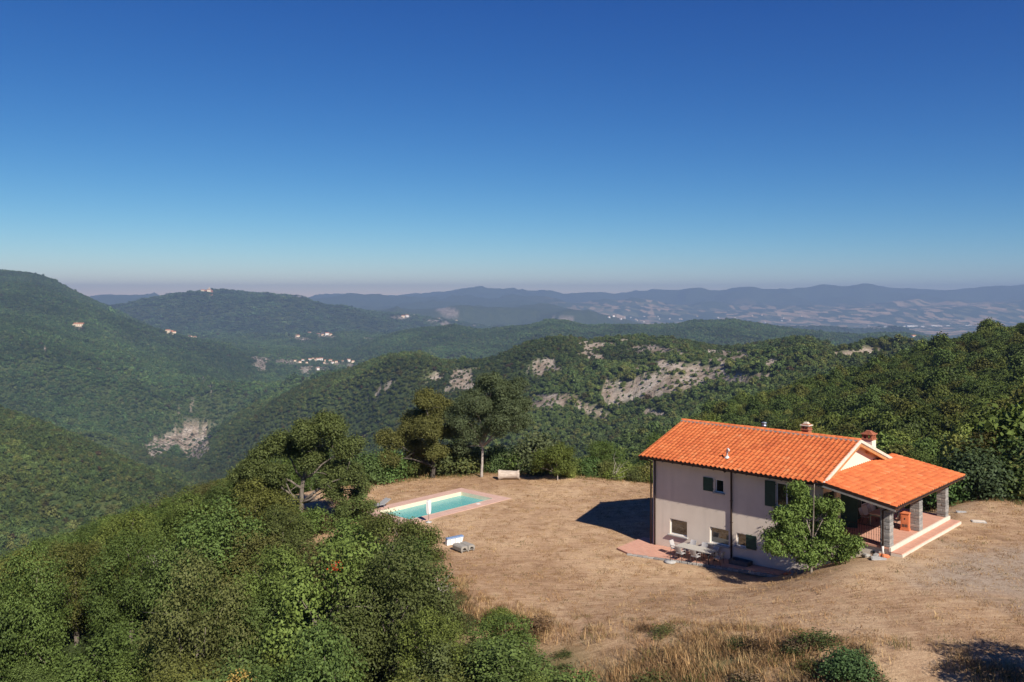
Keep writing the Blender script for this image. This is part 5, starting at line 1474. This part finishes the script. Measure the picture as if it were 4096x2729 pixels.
# folded parasol
q = Vector((-5.95, 61.9, terr1(-5.95, 61.9)))
ps = thing('folded_parasol', 'folded off-white parasol standing by the near side of the pool', 'parasol', q); ps.scale = (0.85, 0.85, 1.0)
MB().lathe([(0, 0), (0.27, 0), (0.27, 0.06), (0.06, 0.09), (0.03, 0.11), (0.03, 0.2)], 16).build('base', M_SILL, ps)
MB().tube([(0, 0, 0.1), (0, 0, 1.62)], 0.022, 8).build('pole', M_GREYWOOD, ps)
m = MB(); prof = []
for (r, z) in ((0.13, 0.62), (0.17, 0.75), (0.19, 1.0), (0.185, 1.3), (0.175, 1.5), (0.16, 1.57)):
    prof.append([( r * (1 + 0.22 * math.cos(5 * a + z)) * math.cos(a), r * (1 + 0.22 * math.cos(5 * a + z)) * math.sin(a), z) for a in [2 * math.pi * k / 30 for k in range(30)]])
vv = [p for rr in prof for p in rr]; ff = [(i * 30 + k, i * 30 + (k + 1) % 30, (i + 1) * 30 + (k + 1) % 30, (i + 1) * 30 + k) for i in range(5) for k in range(30)] + [tuple(range(150, 180))]
m.add(vv, ff, True).build('canopy', M_WHITE, ps)
# grey sun lounger at the far end
q = on_deck(-0.75, -L_ + 0.7)
sl = thing('sun_lounger', 'low grey sun lounger at the left end of the pool', 'sun lounger', q, PRZ + math.pi / 2)
M_GREYCLOTH = plain('grey_canvas', (0.27, 0.265, 0.26), 0.85, 0.12, 8)
MB().box(-0.95, 0.35, -0.32, 0.32, 0.24, 0.30).build('seat', M_GREYCLOTH, sl, 0.01)
mm = MB().box(0, 0.7, -0.32, 0.32, 0, 0.06); R = Matrix.Translation((0.35, 0, 0.24)) @ Matrix.Rotation(-0.45, 4, 'Y'); mm.v = [tuple(R @ Vector(v)) for v in mm.v]
mm.build('backrest', M_GREYCLOTH, sl, 0.01)
for x in (-0.85, 0.3):
    for y in (-0.28, 0.28): MB().tube([(x, y, 0.0), (x, y, 0.24)], 0.02, 6).build('leg', M_ZINC, sl)

# ------------------------------------------------------------------ things on the lawn
def bark_log():
    q = Vector((-0.28, 76.7, terr1(-0.28, 76.7)))
    o = thing('log', 'thick pale log with flared ends lying on the lawn edge', 'log', q, -0.03)
    m = MB(); N = 22; st = [(-0.93, 0.46), (-0.86, 0.475), (-0.76, 0.44), (-0.68, 0.40), (-0.3, 0.385), (0.1, 0.375), (0.5, 0.365), (0.68, 0.37), (0.78, 0.41), (0.87, 0.43), (0.93, 0.42)]
    vs = []
    for i, (x, r) in enumerate(st):
        for k in range(N):
            a = 2 * math.pi * k / N; rr = r * (1 + 0.035 * math.sin(3 * a + i) + 0.02 * math.sin(7 * a + 2 * i))
            vs.append((x + 0.02 * math.sin(5 * a), rr * math.cos(a), 0.40 + rr * math.sin(a)))
    fs = [(i * N + k, i * N + (k + 1) % N, (i + 1) * N + (k + 1) % N, (i + 1) * N + k) for i in range(len(st) - 1) for k in range(N)]
    m.add(vs, fs, True); m.build('log_body', M_LOG, o)
    for s, r in ((-1, 0.44), (1, 0.40)):
        e = MB(); c = [(s * (0.915 + 0.012 * math.sin(k)), r * math.cos(2 * math.pi * k / N), 0.40 + r * math.sin(2 * math.pi * k / N)) for k in range(N)]
        e.add(c + [(s * 0.86, 0, 0.42)], [(k, (k + 1) % N, N) for k in range(N)]).build('cut_end', M_LOG, o)
t = NT('bleached_wood'); co = t.coord('Object')
cc = t.ramp(t.noise(4, 6, 0.7, t.mapping(co, (0.6, 4, 4))), [(0.35, (0.30, 0.235, 0.185)), (0.65, (0.55, 0.46, 0.385))])
t.principled(cc, 0.9, t.bump(t.noise(8, 5, 0.7, t.mapping(co, (0.5, 5, 5))), 0.7, 0.03), 0, 0.15); M_LOG = t.m
bark_log()
# pallet with two stacks of grey channel blocks
M_FIBRE = plain('grey_fibre_cement', (0.30, 0.275, 0.235), 0.92, 0.15, 6)
q = Vector((-3.05, 55.15, terr1(-3.05, 55.15)))
PR = math.radians(38)
pal = thing('pallet', 'grey wooden pallet on the lawn carrying block stacks', 'pallet', q, PR); pal.scale = (0.88, 0.88, 0.88)
for k in range(6):
    y = -0.5 + k * 0.19; MB().box(-0.6, 0.6, y, y + 0.14, 0.115, 0.14).build('slat', M_GREYWOOD, pal)
for x in (-0.55, 0, 0.47):
    MB().box(x, x + 0.09, -0.5, 0.59, 0.0, 0.02).build('runner', M_GREYWOOD, pal)
    for y in (-0.5, 0.0, 0.47): MB().box(x, x + 0.09, y, y + 0.12, 0.02, 0.114).build('block', M_GREYWOOD, pal)
def channel_stack(lab, x0, x1, h):
    m = MB(); n = 8; w = x1 - x0; c = (x0 + x1) / 2
    outer = [(x0, 0.0), (x0, h * 0.7), (x0 + 0.07, h), (x1 - 0.07, h), (x1, h * 0.7), (x1, 0.0)]
    ow = 0.10; inner = [(c + (w / 2 - ow) * math.cos(math.pi * k / n), (h - 0.14) * math.sin(math.pi * k / n)) for k in range(n + 1)]
    poly = outer + inner
    N = len(poly); v = [(x, -0.52, z + 0.142) for x, z in poly] + [(x, 0.6, z + 0.142) for x, z in poly]
    m.add(v, [tuple(range(N))[::-1], tuple(range(N, 2 * N))] + [(i, (i + 1) % N, N + (i + 1) % N, N + i) for i in range(N)])
    o = m.build('block_stack', M_FIBRE, None, 0.01, q); o.rotation_euler = (0, 0, PR); o.scale = (0.88, 0.88, 0.82); tag(o, lab, 'block stack')
channel_stack('grey arched block stack on the right half of the pallet', 0.03, 0.6, 0.34)
channel_stack('grey arched block stack on the left half of the pallet', -0.6, -0.03, 0.36)
# white crate with blue cover behind the pallet
q = Vector((-3.75, 56.6, terr1(-3.75, 56.6)))
cr = thing('covered_crate', 'long white box with a blue-edged cover behind the pallet', 'box', q, math.radians(28)); cr.scale = (0.72, 0.72, 0.8)
M_BLUE = plain('faded_blue_plastic', (0.16, 0.23, 0.36), 0.55, 0.25, 12)
MB().add([(-0.85, -0.25, 0), (0.62, -0.25, 0), (0.62, 0.25, 0), (-0.85, 0.25, 0), (-0.8, -0.22, 0.50), (0.82, -0.22, 0.58), (0.82, 0.22, 0.58), (-0.8, 0.22, 0.50)], [(0,3,2,1),(4,5,6,7),(0,1,5,4),(1,2,6,5),(2,3,7,6),(3,0,4,7)]).build('body', M_WHITE, cr, 0.03)
MB().add([(-0.83, -0.27, 0.5), (0.85, -0.27, 0.575), (0.85, 0.27, 0.575), (-0.83, 0.27, 0.5), (-0.8, -0.2, 0.58), (0.82, -0.2, 0.665), (0.82, 0.2, 0.665), (-0.8, 0.2, 0.58)], [(0,3,2,1),(4,5,6,7),(0,1,5,4),(1,2,6,5),(2,3,7,6),(3,0,4,7)]).build('cover', M_BLUE, cr, 0.02)
for k in range(3): MB().box(-0.55 + k * 0.5, -0.52 + k * 0.5, -0.262, -0.24, 0.05, 0.52).build('strap', M_GREYCLOTH, cr)
# inspection covers in the grass
for (x, y, w, d, lab) in ((19.15, 45.3, 0.75, 0.6, 'grey concrete inspection cover in the grass below the porch corner'), (28.3, 52.6, 0.8, 0.55, 'white inspection cover in the grass right of the porch step'), (28.6, 55.2, 0.6, 0.4, 'small pale inspection cover near the wood edge right of the porch')):
    z = terr1(x, y); o = thing('inspection_cover', lab, 'cover', (x, y, z - 0.02), -0.3, None)
    MB().box(-w / 2, w / 2, -d / 2, d / 2, 0.0, 0.07).build('frame', M_SILL, o, 0.01)
    MB().box(-w / 2 + 0.06, w / 2 - 0.06, -d / 2 + 0.06, d / 2 - 0.06, 0.071, 0.085).build('lid', M_SILL if 'white' not in lab else M_CREAM, o)
# loose stones by the end of the patio and the porch corner
for k in range(16):
    a = HM @ Vector((9.4 + random.uniform(-.1, 1.5), random.uniform(-1.5, -0.15), 0)) if k < 11 else HM @ Vector((14.2 + random.uniform(-.4, 1.0), random.uniform(-0.55, -0.2), 0))
    s = random.uniform(0.10, 0.22); b = MB(); g = random.Random(k)
    b.box(-s, s, -s * g.uniform(.6, .9), s * g.uniform(.6, .9), -s * .5, s * g.uniform(.35, .6))
    o = b.build('stone', M_STONE if k % 3 else M_TERRA, None, s * 0.3, (a.x, a.y, terr1(a.x, a.y) + s * 0.3)); o.rotation_euler = (g.uniform(-.2, .2), g.uniform(-.2, .2), g.uniform(0, 3))
    tag(o, 'loose stone at the end of the patio behind the walnut' if k < 11 else 'loose stone on the ground below the near porch corner', 'stone', 'loose stones behind the walnut' if k < 11 else 'loose stones below the porch corner')

# ------------------------------------------------------------------ patio furniture
M_TTOP = plain('pale_grey_tabletop', (0.43, 0.40, 0.35), 0.6, 0.06, 5, 0.05)
M_CHAIR = plain('pale_grey_resin', (0.42, 0.40, 0.385), 0.5, 0.05, 5, 0.05)
M_DKLEG = plain('dark_legs', (0.06, 0.055, 0.05), 0.6, 0.1, 5, 0.05)
def hloc(t, p, z): return HM @ Vector((t, p, z))
PZ = 0.10
tb = thing('dining_table', 'long pale grey dining table on the terracotta patio', 'table', hloc(3.95, -1.12, PZ), RZ + 0.02)
MB().box(-1.22, 1.22, -0.46, 0.46, 0.70, 0.74).build('tabletop', M_TTOP, tb, 0.008)
for x in (-1.05, 1.05):
    for y in (-0.36, 0.36): MB().tube([(x, y, 0), (x * 0.98, y, 0.70)], 0.03, 8).build('leg', M_DKLEG, tb)
def chair_proto():
    g = {}
    m = MB().box(-0.22, 0.22, -0.22, 0.22, 0.42, 0.455); g['seat'] = m
    m = MB(); n = 6; v = []
    for i in range(4):
        z = 0.5 + i * 0.125; y = 0.2 + 0.045 * i
        for k in range(n):
            x = -0.215 + 0.43 * k / (n - 1); v.append((x * (1 - 0.02 * i), y + 0.03 * (1 - (2 * k / (n - 1) - 1) ** 2), z))
    f = [(i * n + k, i * n + k + 1, (i + 1) * n + k + 1, (i + 1) * n + k) for i in range(3) for k in range(n - 1)]
    v2 = [(x, y + 0.025, z) for x, y, z in v]; N = len(v); f2 = [tuple(N + q for q in reversed(ff)) for ff in f]
    rim = [k for k in range(n)] + [i * n + n - 1 for i in range(1, 4)] + [3 * n + k for k in range(n - 2, -1, -1)] + [i * n for i in range(2, 0, -1)]
    f3 = [(rim[i], rim[(i + 1) % len(rim)], N + rim[(i + 1) % len(rim)], N + rim[i]) for i in range(len(rim))]
    g['backrest'] = m.add(v + v2, f + f2 + f3)
    return g
CP = {k: m.mesh(k, M_CHAIR) for k, m in chair_proto().items()}
LEGS = []
for x, y, dx, dy in ((-.2, -.2, -.03, -.04), (.2, -.2, .03, -.04), (-.2, .2, -.03, .07), (.2, .2, .03, .07)):
    LEGS.append(MB().tube([(x + dx, y + dy, 0), (x, y, 0.43), (x, y + (0.06 if y > 0 else 0), 0.56 if y > 0 else 0.44)], 0.016, 6).mesh('leg', M_DKLEG))
ARM = [MB().tube([(s * .215, .24, .62), (s * .235, 0.0, .645), (s * .235, -.16, .63), (s * .21, -.19, .44)], 0.018, 6).mesh('armrest', M_CHAIR) for s in (-1, 1)]
def chair(loc, rz, label, group, arms=True, mats=None):
    o = thing('chair', label, 'chair', loc, rz, group)
    for k, me in CP.items(): link(bpy.data.objects.new(k, me), o)
    for me in LEGS: link(bpy.data.objects.new('leg', me), o)
    if arms:
        for me in ARM: link(bpy.data.objects.new('armrest', me), o)
    return o
G = 'chairs round the patio table'
for (t_, p_, r, lab) in ((2.48, -1.12, math.pi / 2, 'pale grey resin chair at the left end of the patio table'), (5.42, -1.05, -math.pi / 2, 'pale grey resin chair at the right end of the patio table'),
                         (3.25, -1.78, math.pi, 'left of the two grey chairs on the lawn side of the patio table'), (4.25, -1.70, math.pi, 'right of the two grey chairs on the lawn side of the patio table'),
                         (3.15, -0.48, 0, 'leftmost grey chair between the patio table and the wall'), (3.95, -0.46, 0, 'middle grey chair between the patio table and the wall'), (4.75, -0.44, 0, 'rightmost grey chair between the patio table and the wall')):
    chair(hloc(t_, p_, PZ - 0.005), RZ + r, lab, G)
pb = thing('parasol_base', 'round concrete parasol base with a rusty stub pole by the patio kerb', 'parasol base', hloc(2.85, -2.3, 0) + Vector((0, 0, terr1(*hloc(2.85, -2.3, 0)[:2]))))
MB().lathe([(0, 0), (0.34, 0.0), (0.36, 0.05), (0.34, 0.10), (0.1, 0.13), (0, 0.13)], 20).build('disc', M_SILL, pb)
MB().tube([(0, 0, 0.12), (0.01, 0, 0.52)], 0.025, 8).build('pole', M_IRON, pb)
tr = thing('stone_trough', 'dark grey open trough against the wall right of the downpipe', 'trough', hloc(6.55, -0.45, 0.16), RZ)
M_SLATE = plain('dark_slate', (0.085, 0.088, 0.095), 0.8, 0.25, 6)
for b in ((-0.62, 0.62, -0.32, -0.24, 0, 0.36), (-0.62, 0.62, 0.24, 0.32, 0, 0.36), (-0.62, -0.54, -0.24, 0.24, 0, 0.36), (0.54, 0.62, -0.24, 0.24, 0, 0.36)): MB().box(*b).build('side', M_SLATE, tr, 0.01)
MB().box(-0.54, 0.54, -0.24, 0.24, 0.0, 0.08).build('bottom', M_SLATE, tr)

# ------------------------------------------------------------------ on the porch
M_CREAMT = plain('cream_tabletop', (0.62, 0.53, 0.42), 0.6, 0.08, 4, 0.05)
M_SAGE = plain('sage_green_paint', (0.20, 0.245, 0.19), 0.6, 0.15, 5, 0.05)
pt_ = thing('porch_table', 'cream-topped farmhouse table with turned sage legs on the porch', 'table', hloc(13.0, 4.6, FLOOR + 0.001), RZ)
MB().box(-0.5, 0.5, -1.15, 1.15, 0.73, 0.77).build('tabletop', M_CREAMT, pt_, 0.008)
MB().box(-0.42, 0.42, -1.05, 1.05, 0.62, 0.729).build('apron', M_SAGE, pt_)
for x in (-0.40, 0.40):
    for y in (-1.02, 1.02): MB().lathe([(0.02, 0), (0.03, 0.05), (0.022, 0.12), (0.045, 0.3), (0.05, 0.42), (0.03, 0.5), (0.045, 0.55), (0.045, 0.62)], 10, (x, y, 0)).build('leg', M_SAGE, pt_)
for (t_, p_, r, lab) in ((12.2, 3.9, math.pi / 2, 'nearer pale chair on the house side of the porch table'), (12.2, 5.1, math.pi / 2, 'farther pale chair on the house side of the porch table'),
                         (13.1, 6.2, 0.1, 'pale chair at the far end of the porch table'), (13.75, 4.3, -math.pi / 2 - .2, 'pale chair on the lawn side of the porch table')):
    chair(hloc(t_, p_, FLOOR + 0.001), RZ + r, lab, 'chairs round the porch table', arms=False)
ov = thing('terracotta_stove', 'orange terracotta barbecue cabinet standing between porch table and middle pillar', 'stove', hloc(14.35, 4.22, FLOOR + 0.001), RZ + 0.12)
MB().box(-0.22, 0.22, -0.24, 0.24, 0.09, 0.94).build('body', M_TERRA, ov, 0.012)
MB().box(-0.25, 0.25, -0.27, 0.27, 0.0, 0.09).build('base', M_TERRA, ov, 0.01)
MB().box(-0.26, 0.26, -0.28, 0.28, 0.941, 1.0).build('top_slab', M_TERRA, ov, 0.012)
MB().box(-0.16, 0.16, -0.247, -0.2405, 0.42, 0.84).build('front_panel', M_TERRA, ov)
for k in range(4): MB().box(-0.15 + k * 0.082, -0.10 + k * 0.082, -0.249, -0.2405, 0.2, 0.36).build('slot', M_DARKIN, ov)
MB().box(-0.03, 0.03, -0.255, -0.247, 0.62, 0.72).build('handle', M_IRON, ov)
cb = thing('cupboard', 'dark green cupboard against the porch wall', 'cupboard', hloc(11.75, 7.7, FLOOR + 0.001), RZ)
MB().box(-0.27, 0.27, -0.35, 0.35, 0.08, 1.75).build('carcass', M_GREEN, cb, 0.008)
for s in (-1, 1): MB().box(0.271, 0.29, s * 0.17 - 0.155, s * 0.17 + 0.155, 0.14, 1.7).build('door', M_GREEN, cb)
for x in (-0.22, 0.22):
    for y in (-0.3, 0.3): MB().box(x - 0.03, x + 0.03, y - 0.03, y + 0.03, 0, 0.08).build('leg', M_GREEN, cb)
# ------------------------------------------------------------------ far houses and the hilltop village
def seek(u, v, n0, n1):
    """first ground point beyond depth n0 that is seen at image row v"""
    Y = np.geomspace(n0, n1, 900); x = (u - CX) / F * Y; z = terr(x, Y)
    _, vv = proj(x, Y, z)
    run = np.minimum.accumulate(vv)
    i = int(np.argmax(run <= v)) if (run <= v).any() else int(np.argmin(vv))
    return float(x[i]), float(Y[i]), float(z[i])
M_FARW = plain('far_white_wall', (0.74, 0.70, 0.64), 0.9, 0.08, 0.5, 0.0)
M_FARC = plain('far_cream_wall', (0.70, 0.56, 0.40), 0.9, 0.08, 0.5, 0.0)
M_FARR = plain('far_tile_roof', (0.40, 0.17, 0.09), 0.9, 0.15, 0.5, 0.0)
M_FARG = plain('far_shed_roof', (0.62, 0.63, 0.64), 0.6, 0.08, 0.5, 0.0)
M_FARD = plain('far_window', (0.04, 0.04, 0.045), 0.5, 0.1, 0.5, 0.0)
def house_mesh(w, d, h, rh, wm, rm):
    m = MB(); e = 0.5
    m.box(-w / 2, w / 2, -d / 2, d / 2, -4, h)
    m.add([(-w / 2, -d / 2, h), (-w / 2, d / 2, h), (-w / 2, 0, h + rh), (w / 2, -d / 2, h), (w / 2, d / 2, h), (w / 2, 0, h + rh)], [(0, 2, 1), (3, 4, 5)])
    m.add([(-w / 2 - e, -d / 2 - e, h - .1), (w / 2 + e, -d / 2 - e, h - .1), (w / 2 + e, 0, h + rh + .15), (-w / 2 - e, 0, h + rh + .15), (-w / 2 - e, d / 2 + e, h - .1), (w / 2 + e, d / 2 + e, h - .1)], [(0, 1, 2, 3), (3, 2, 5, 4)], mi=1)
    return m.mesh('far_house', [wm, rm])
FH = {'w': house_mesh(13, 9, 6.5, 2.2, M_FARW, M_FARR), 'c': house_mesh(13, 9, 6.5, 2.2, M_FARC, M_FARR), 's': house_mesh(60, 24, 9, 2.0, M_FARW, M_FARG)}
def far_house(kind, u, v, n0, n1, k, rz, label, group=None, cat='house', name='far_house'):
    x, y, z = seek(u, v, n0, n1)
    o = bpy.data.objects.new(name, FH[kind]); link(o); o.location = (x, y, z + 0.5); o.scale = (k, k, k); o.rotation_euler = (0, 0, rz)
    return tag(o, label, cat, group)
# villa on the left mountain, with its parts
x, y, z = seek(316, 1304, 3000, 5600)
vl = thing('hillside_villa', 'lone cream villa with tiled roof high on the left mountain', 'house', (x, y, z), 0.15); vl.scale = (1.5, 1.5, 1.5)
MB().box(-13, 13, -6, 6, -6, 6).build('wall', M_FARC, vl)
MB().box(-20, -13.01, -5, 5, -6, 4).build('side_wing', M_FARC, vl)
rf = MB().add([(-14, -7, 6), (14, -7, 6), (14, 0, 9), (-14, 0, 9), (-14, 7, 6), (14, 7, 6)], [(0, 1, 2, 3), (3, 2, 5, 4), (0, 3, 4), (1, 5, 2)]).build('roof', M_FARR, vl)
MB().box(-6, -5, -1, 1, 8, 11).build('chimney', M_FARC, rf)
for k in range(4): MB().box(-10 + k * 6, -8 + k * 6, -6.15, -5.9, 1, 3.5).build('window', M_FARD, vl)
# hilltop village with its tower
x, y, z = seek(828, 1172, 6700, 8600)
cs = thing('hilltop_castle', 'rose-coloured castle buildings with a tower on the hill crest', 'castle', (x, y, z), 0.1); cs.scale = (1.5, 1.5, 1.5)
for k, (a, b, h, mt_) in enumerate(((-34, -14, 17, M_FARC), (-13.8, 2, 13, M_FARR), (2.2, 24, 20, M_FARC), (24.2, 34, 12, M_FARR))):
    w = MB().box(a, b, -9, 9, -12, h).build('wall', mt_, cs)
    MB().add([(a - 1, -10, h), (b + 1, -10, h), (b + 1, 0, h + 4), (a - 1, 0, h + 4), (a - 1, 10, h), (b + 1, 10, h)], [(0, 1, 2, 3), (3, 2, 5, 4), (0, 3, 4), (1, 5, 2)]).build('roof', M_FARR, w)
MB().box(12, 16, -2, 2, 20, 34).build('tower', M_FARC, cs)
far_house('w', 845, 1188, 5700, 8500, 2.1, 0.3, 'small white building just below the hilltop castle')
V1 = 'houses of the valley hamlet'
for i, (u, v, k, c, r) in enumerate([(1240, 1443, 1.0, 'w', 0.2), (1262, 1444, 0.8, 'c', 1.2), (1270, 1443, 1.0, 'w', 0.1), (1285, 1443, 1.1, 'w', 0.05), (1303, 1446, 0.8, 'c', 0.3), (1322, 1448, 1.0, 'c', 0.0), (1330, 1454, .8, 'w', 0.9), (1395, 1446, 1.0, 'w', 0.2), (1212, 1446, 0.8, 'w', 0.1), (1272, 1480, .7, 'w', .4), (1200, 1452, .8, 'c', .3), (1226, 1455, .7, 'c', .8), (1252, 1438, .7, 'c', .1), (1296, 1455, .6, 'c', .5), (1345, 1452, .8, 'c', .2), (1370, 1450, .7, 'c', .9), (1412, 1452, .8, 'c', .1), (1180, 1447, .7, 'c', .4)]):
    far_house(c, u, v, 2300, 5500, k * 1.4, r, 'small ' + ('white' if c == 'w' else 'cream') + ' house with red roof in the valley hamlet', V1 + (' white' if c == 'w' else ' cream'))
for i, (u, v, k, c) in enumerate([(1238, 1336, 1.1, 'c'), (1274, 1342, 1.1, 'w'), (1308, 1341, 1.3, 'w'), (1290, 1344, .9, 'c'), (1190, 1350, 1.3, 'c'), (1322, 1343, 1.0, 'c')]):
    far_house(c, u, v, 5500, 8000, k * 1.6, 0.2 * i, ('white' if c == 'w' else 'cream') + ' house in the small cluster above the valley hamlet', 'upper cluster ' + c)
for i, (u, v, k, c) in enumerate([(1613, 1270, 1.6, 'c'), (1628, 1268, 1.6, 'w'), (1748, 1268, 1.3, 'w'), (1756, 1268, 1.3, 'w'), (1765, 1268, 1.3, 'w'), (1826, 1282, 1.4, 'c'), (1815, 1284, 1.2, 'c'), (1655, 1257, 1.0, 'w')]):
    far_house(c, u, v, 6600, 9200, k * 1.5, 0.3 * i, ('white' if c == 'w' else 'cream') + ' house on the far ridge right of the castle hill', 'ridge houses ' + c)
for i, u in enumerate([672, 684, 694, 760, 778]):
    far_house('c', u, 1322 + (u > 700) * 12, 3500, 5600, 1.7, 0.3 * i, 'cream house on the shoulder between the left mountain and castle hill', 'shoulder houses')
far_house('w', 3653, 1354, 3200, 5000, 1.8, 0.4, 'single bright white house on the green ridge at right')
far_house('w', 3706, 1343, 3600, 5000, 1.3, 0.2, 'second white house on the ridge crest at right')
for i, (u, v, k) in enumerate([(3387, 1339, .9), (3405, 1338, .8), (3426, 1339, .7), (3478, 1312, .9), (3545, 1312, 1.3), (3585, 1308, .8), (3620, 1307, .9), (3640, 1307, 1.5), (3660, 1306, 1.0), (3690, 1308, .9), (3735, 1305, 1.2), (3750, 1305, .8), (3762, 1306, .7), (3790, 1305, .9), (3475, 1302, .5), (3868, 1303, .8), (3880, 1302, .6), (3957, 1300, .6), (3600, 1310, .7)]):
    far_house('s', u, v, 10800, 16500, k * 1.15, 0.06 * (i % 5) - 0.1, 'long white shed on the floor of the far plain', 'sheds on the far plain', 'shed', 'far_shed')
for i in range(34):
    u = [2540, 2600, 2680, 2750, 2450, 2860, 3010, 3100, 2960, 3200, 2300, 2500][i % 12] + random.uniform(-45, 45); v = random.uniform(1262, 1292)
    far_house('w' if i % 3 else 'c', u, v, 11000, 17000, 2.2, random.uniform(0, 1.5), 'tiny pale house in the town on the far plain', 'houses of the far town')
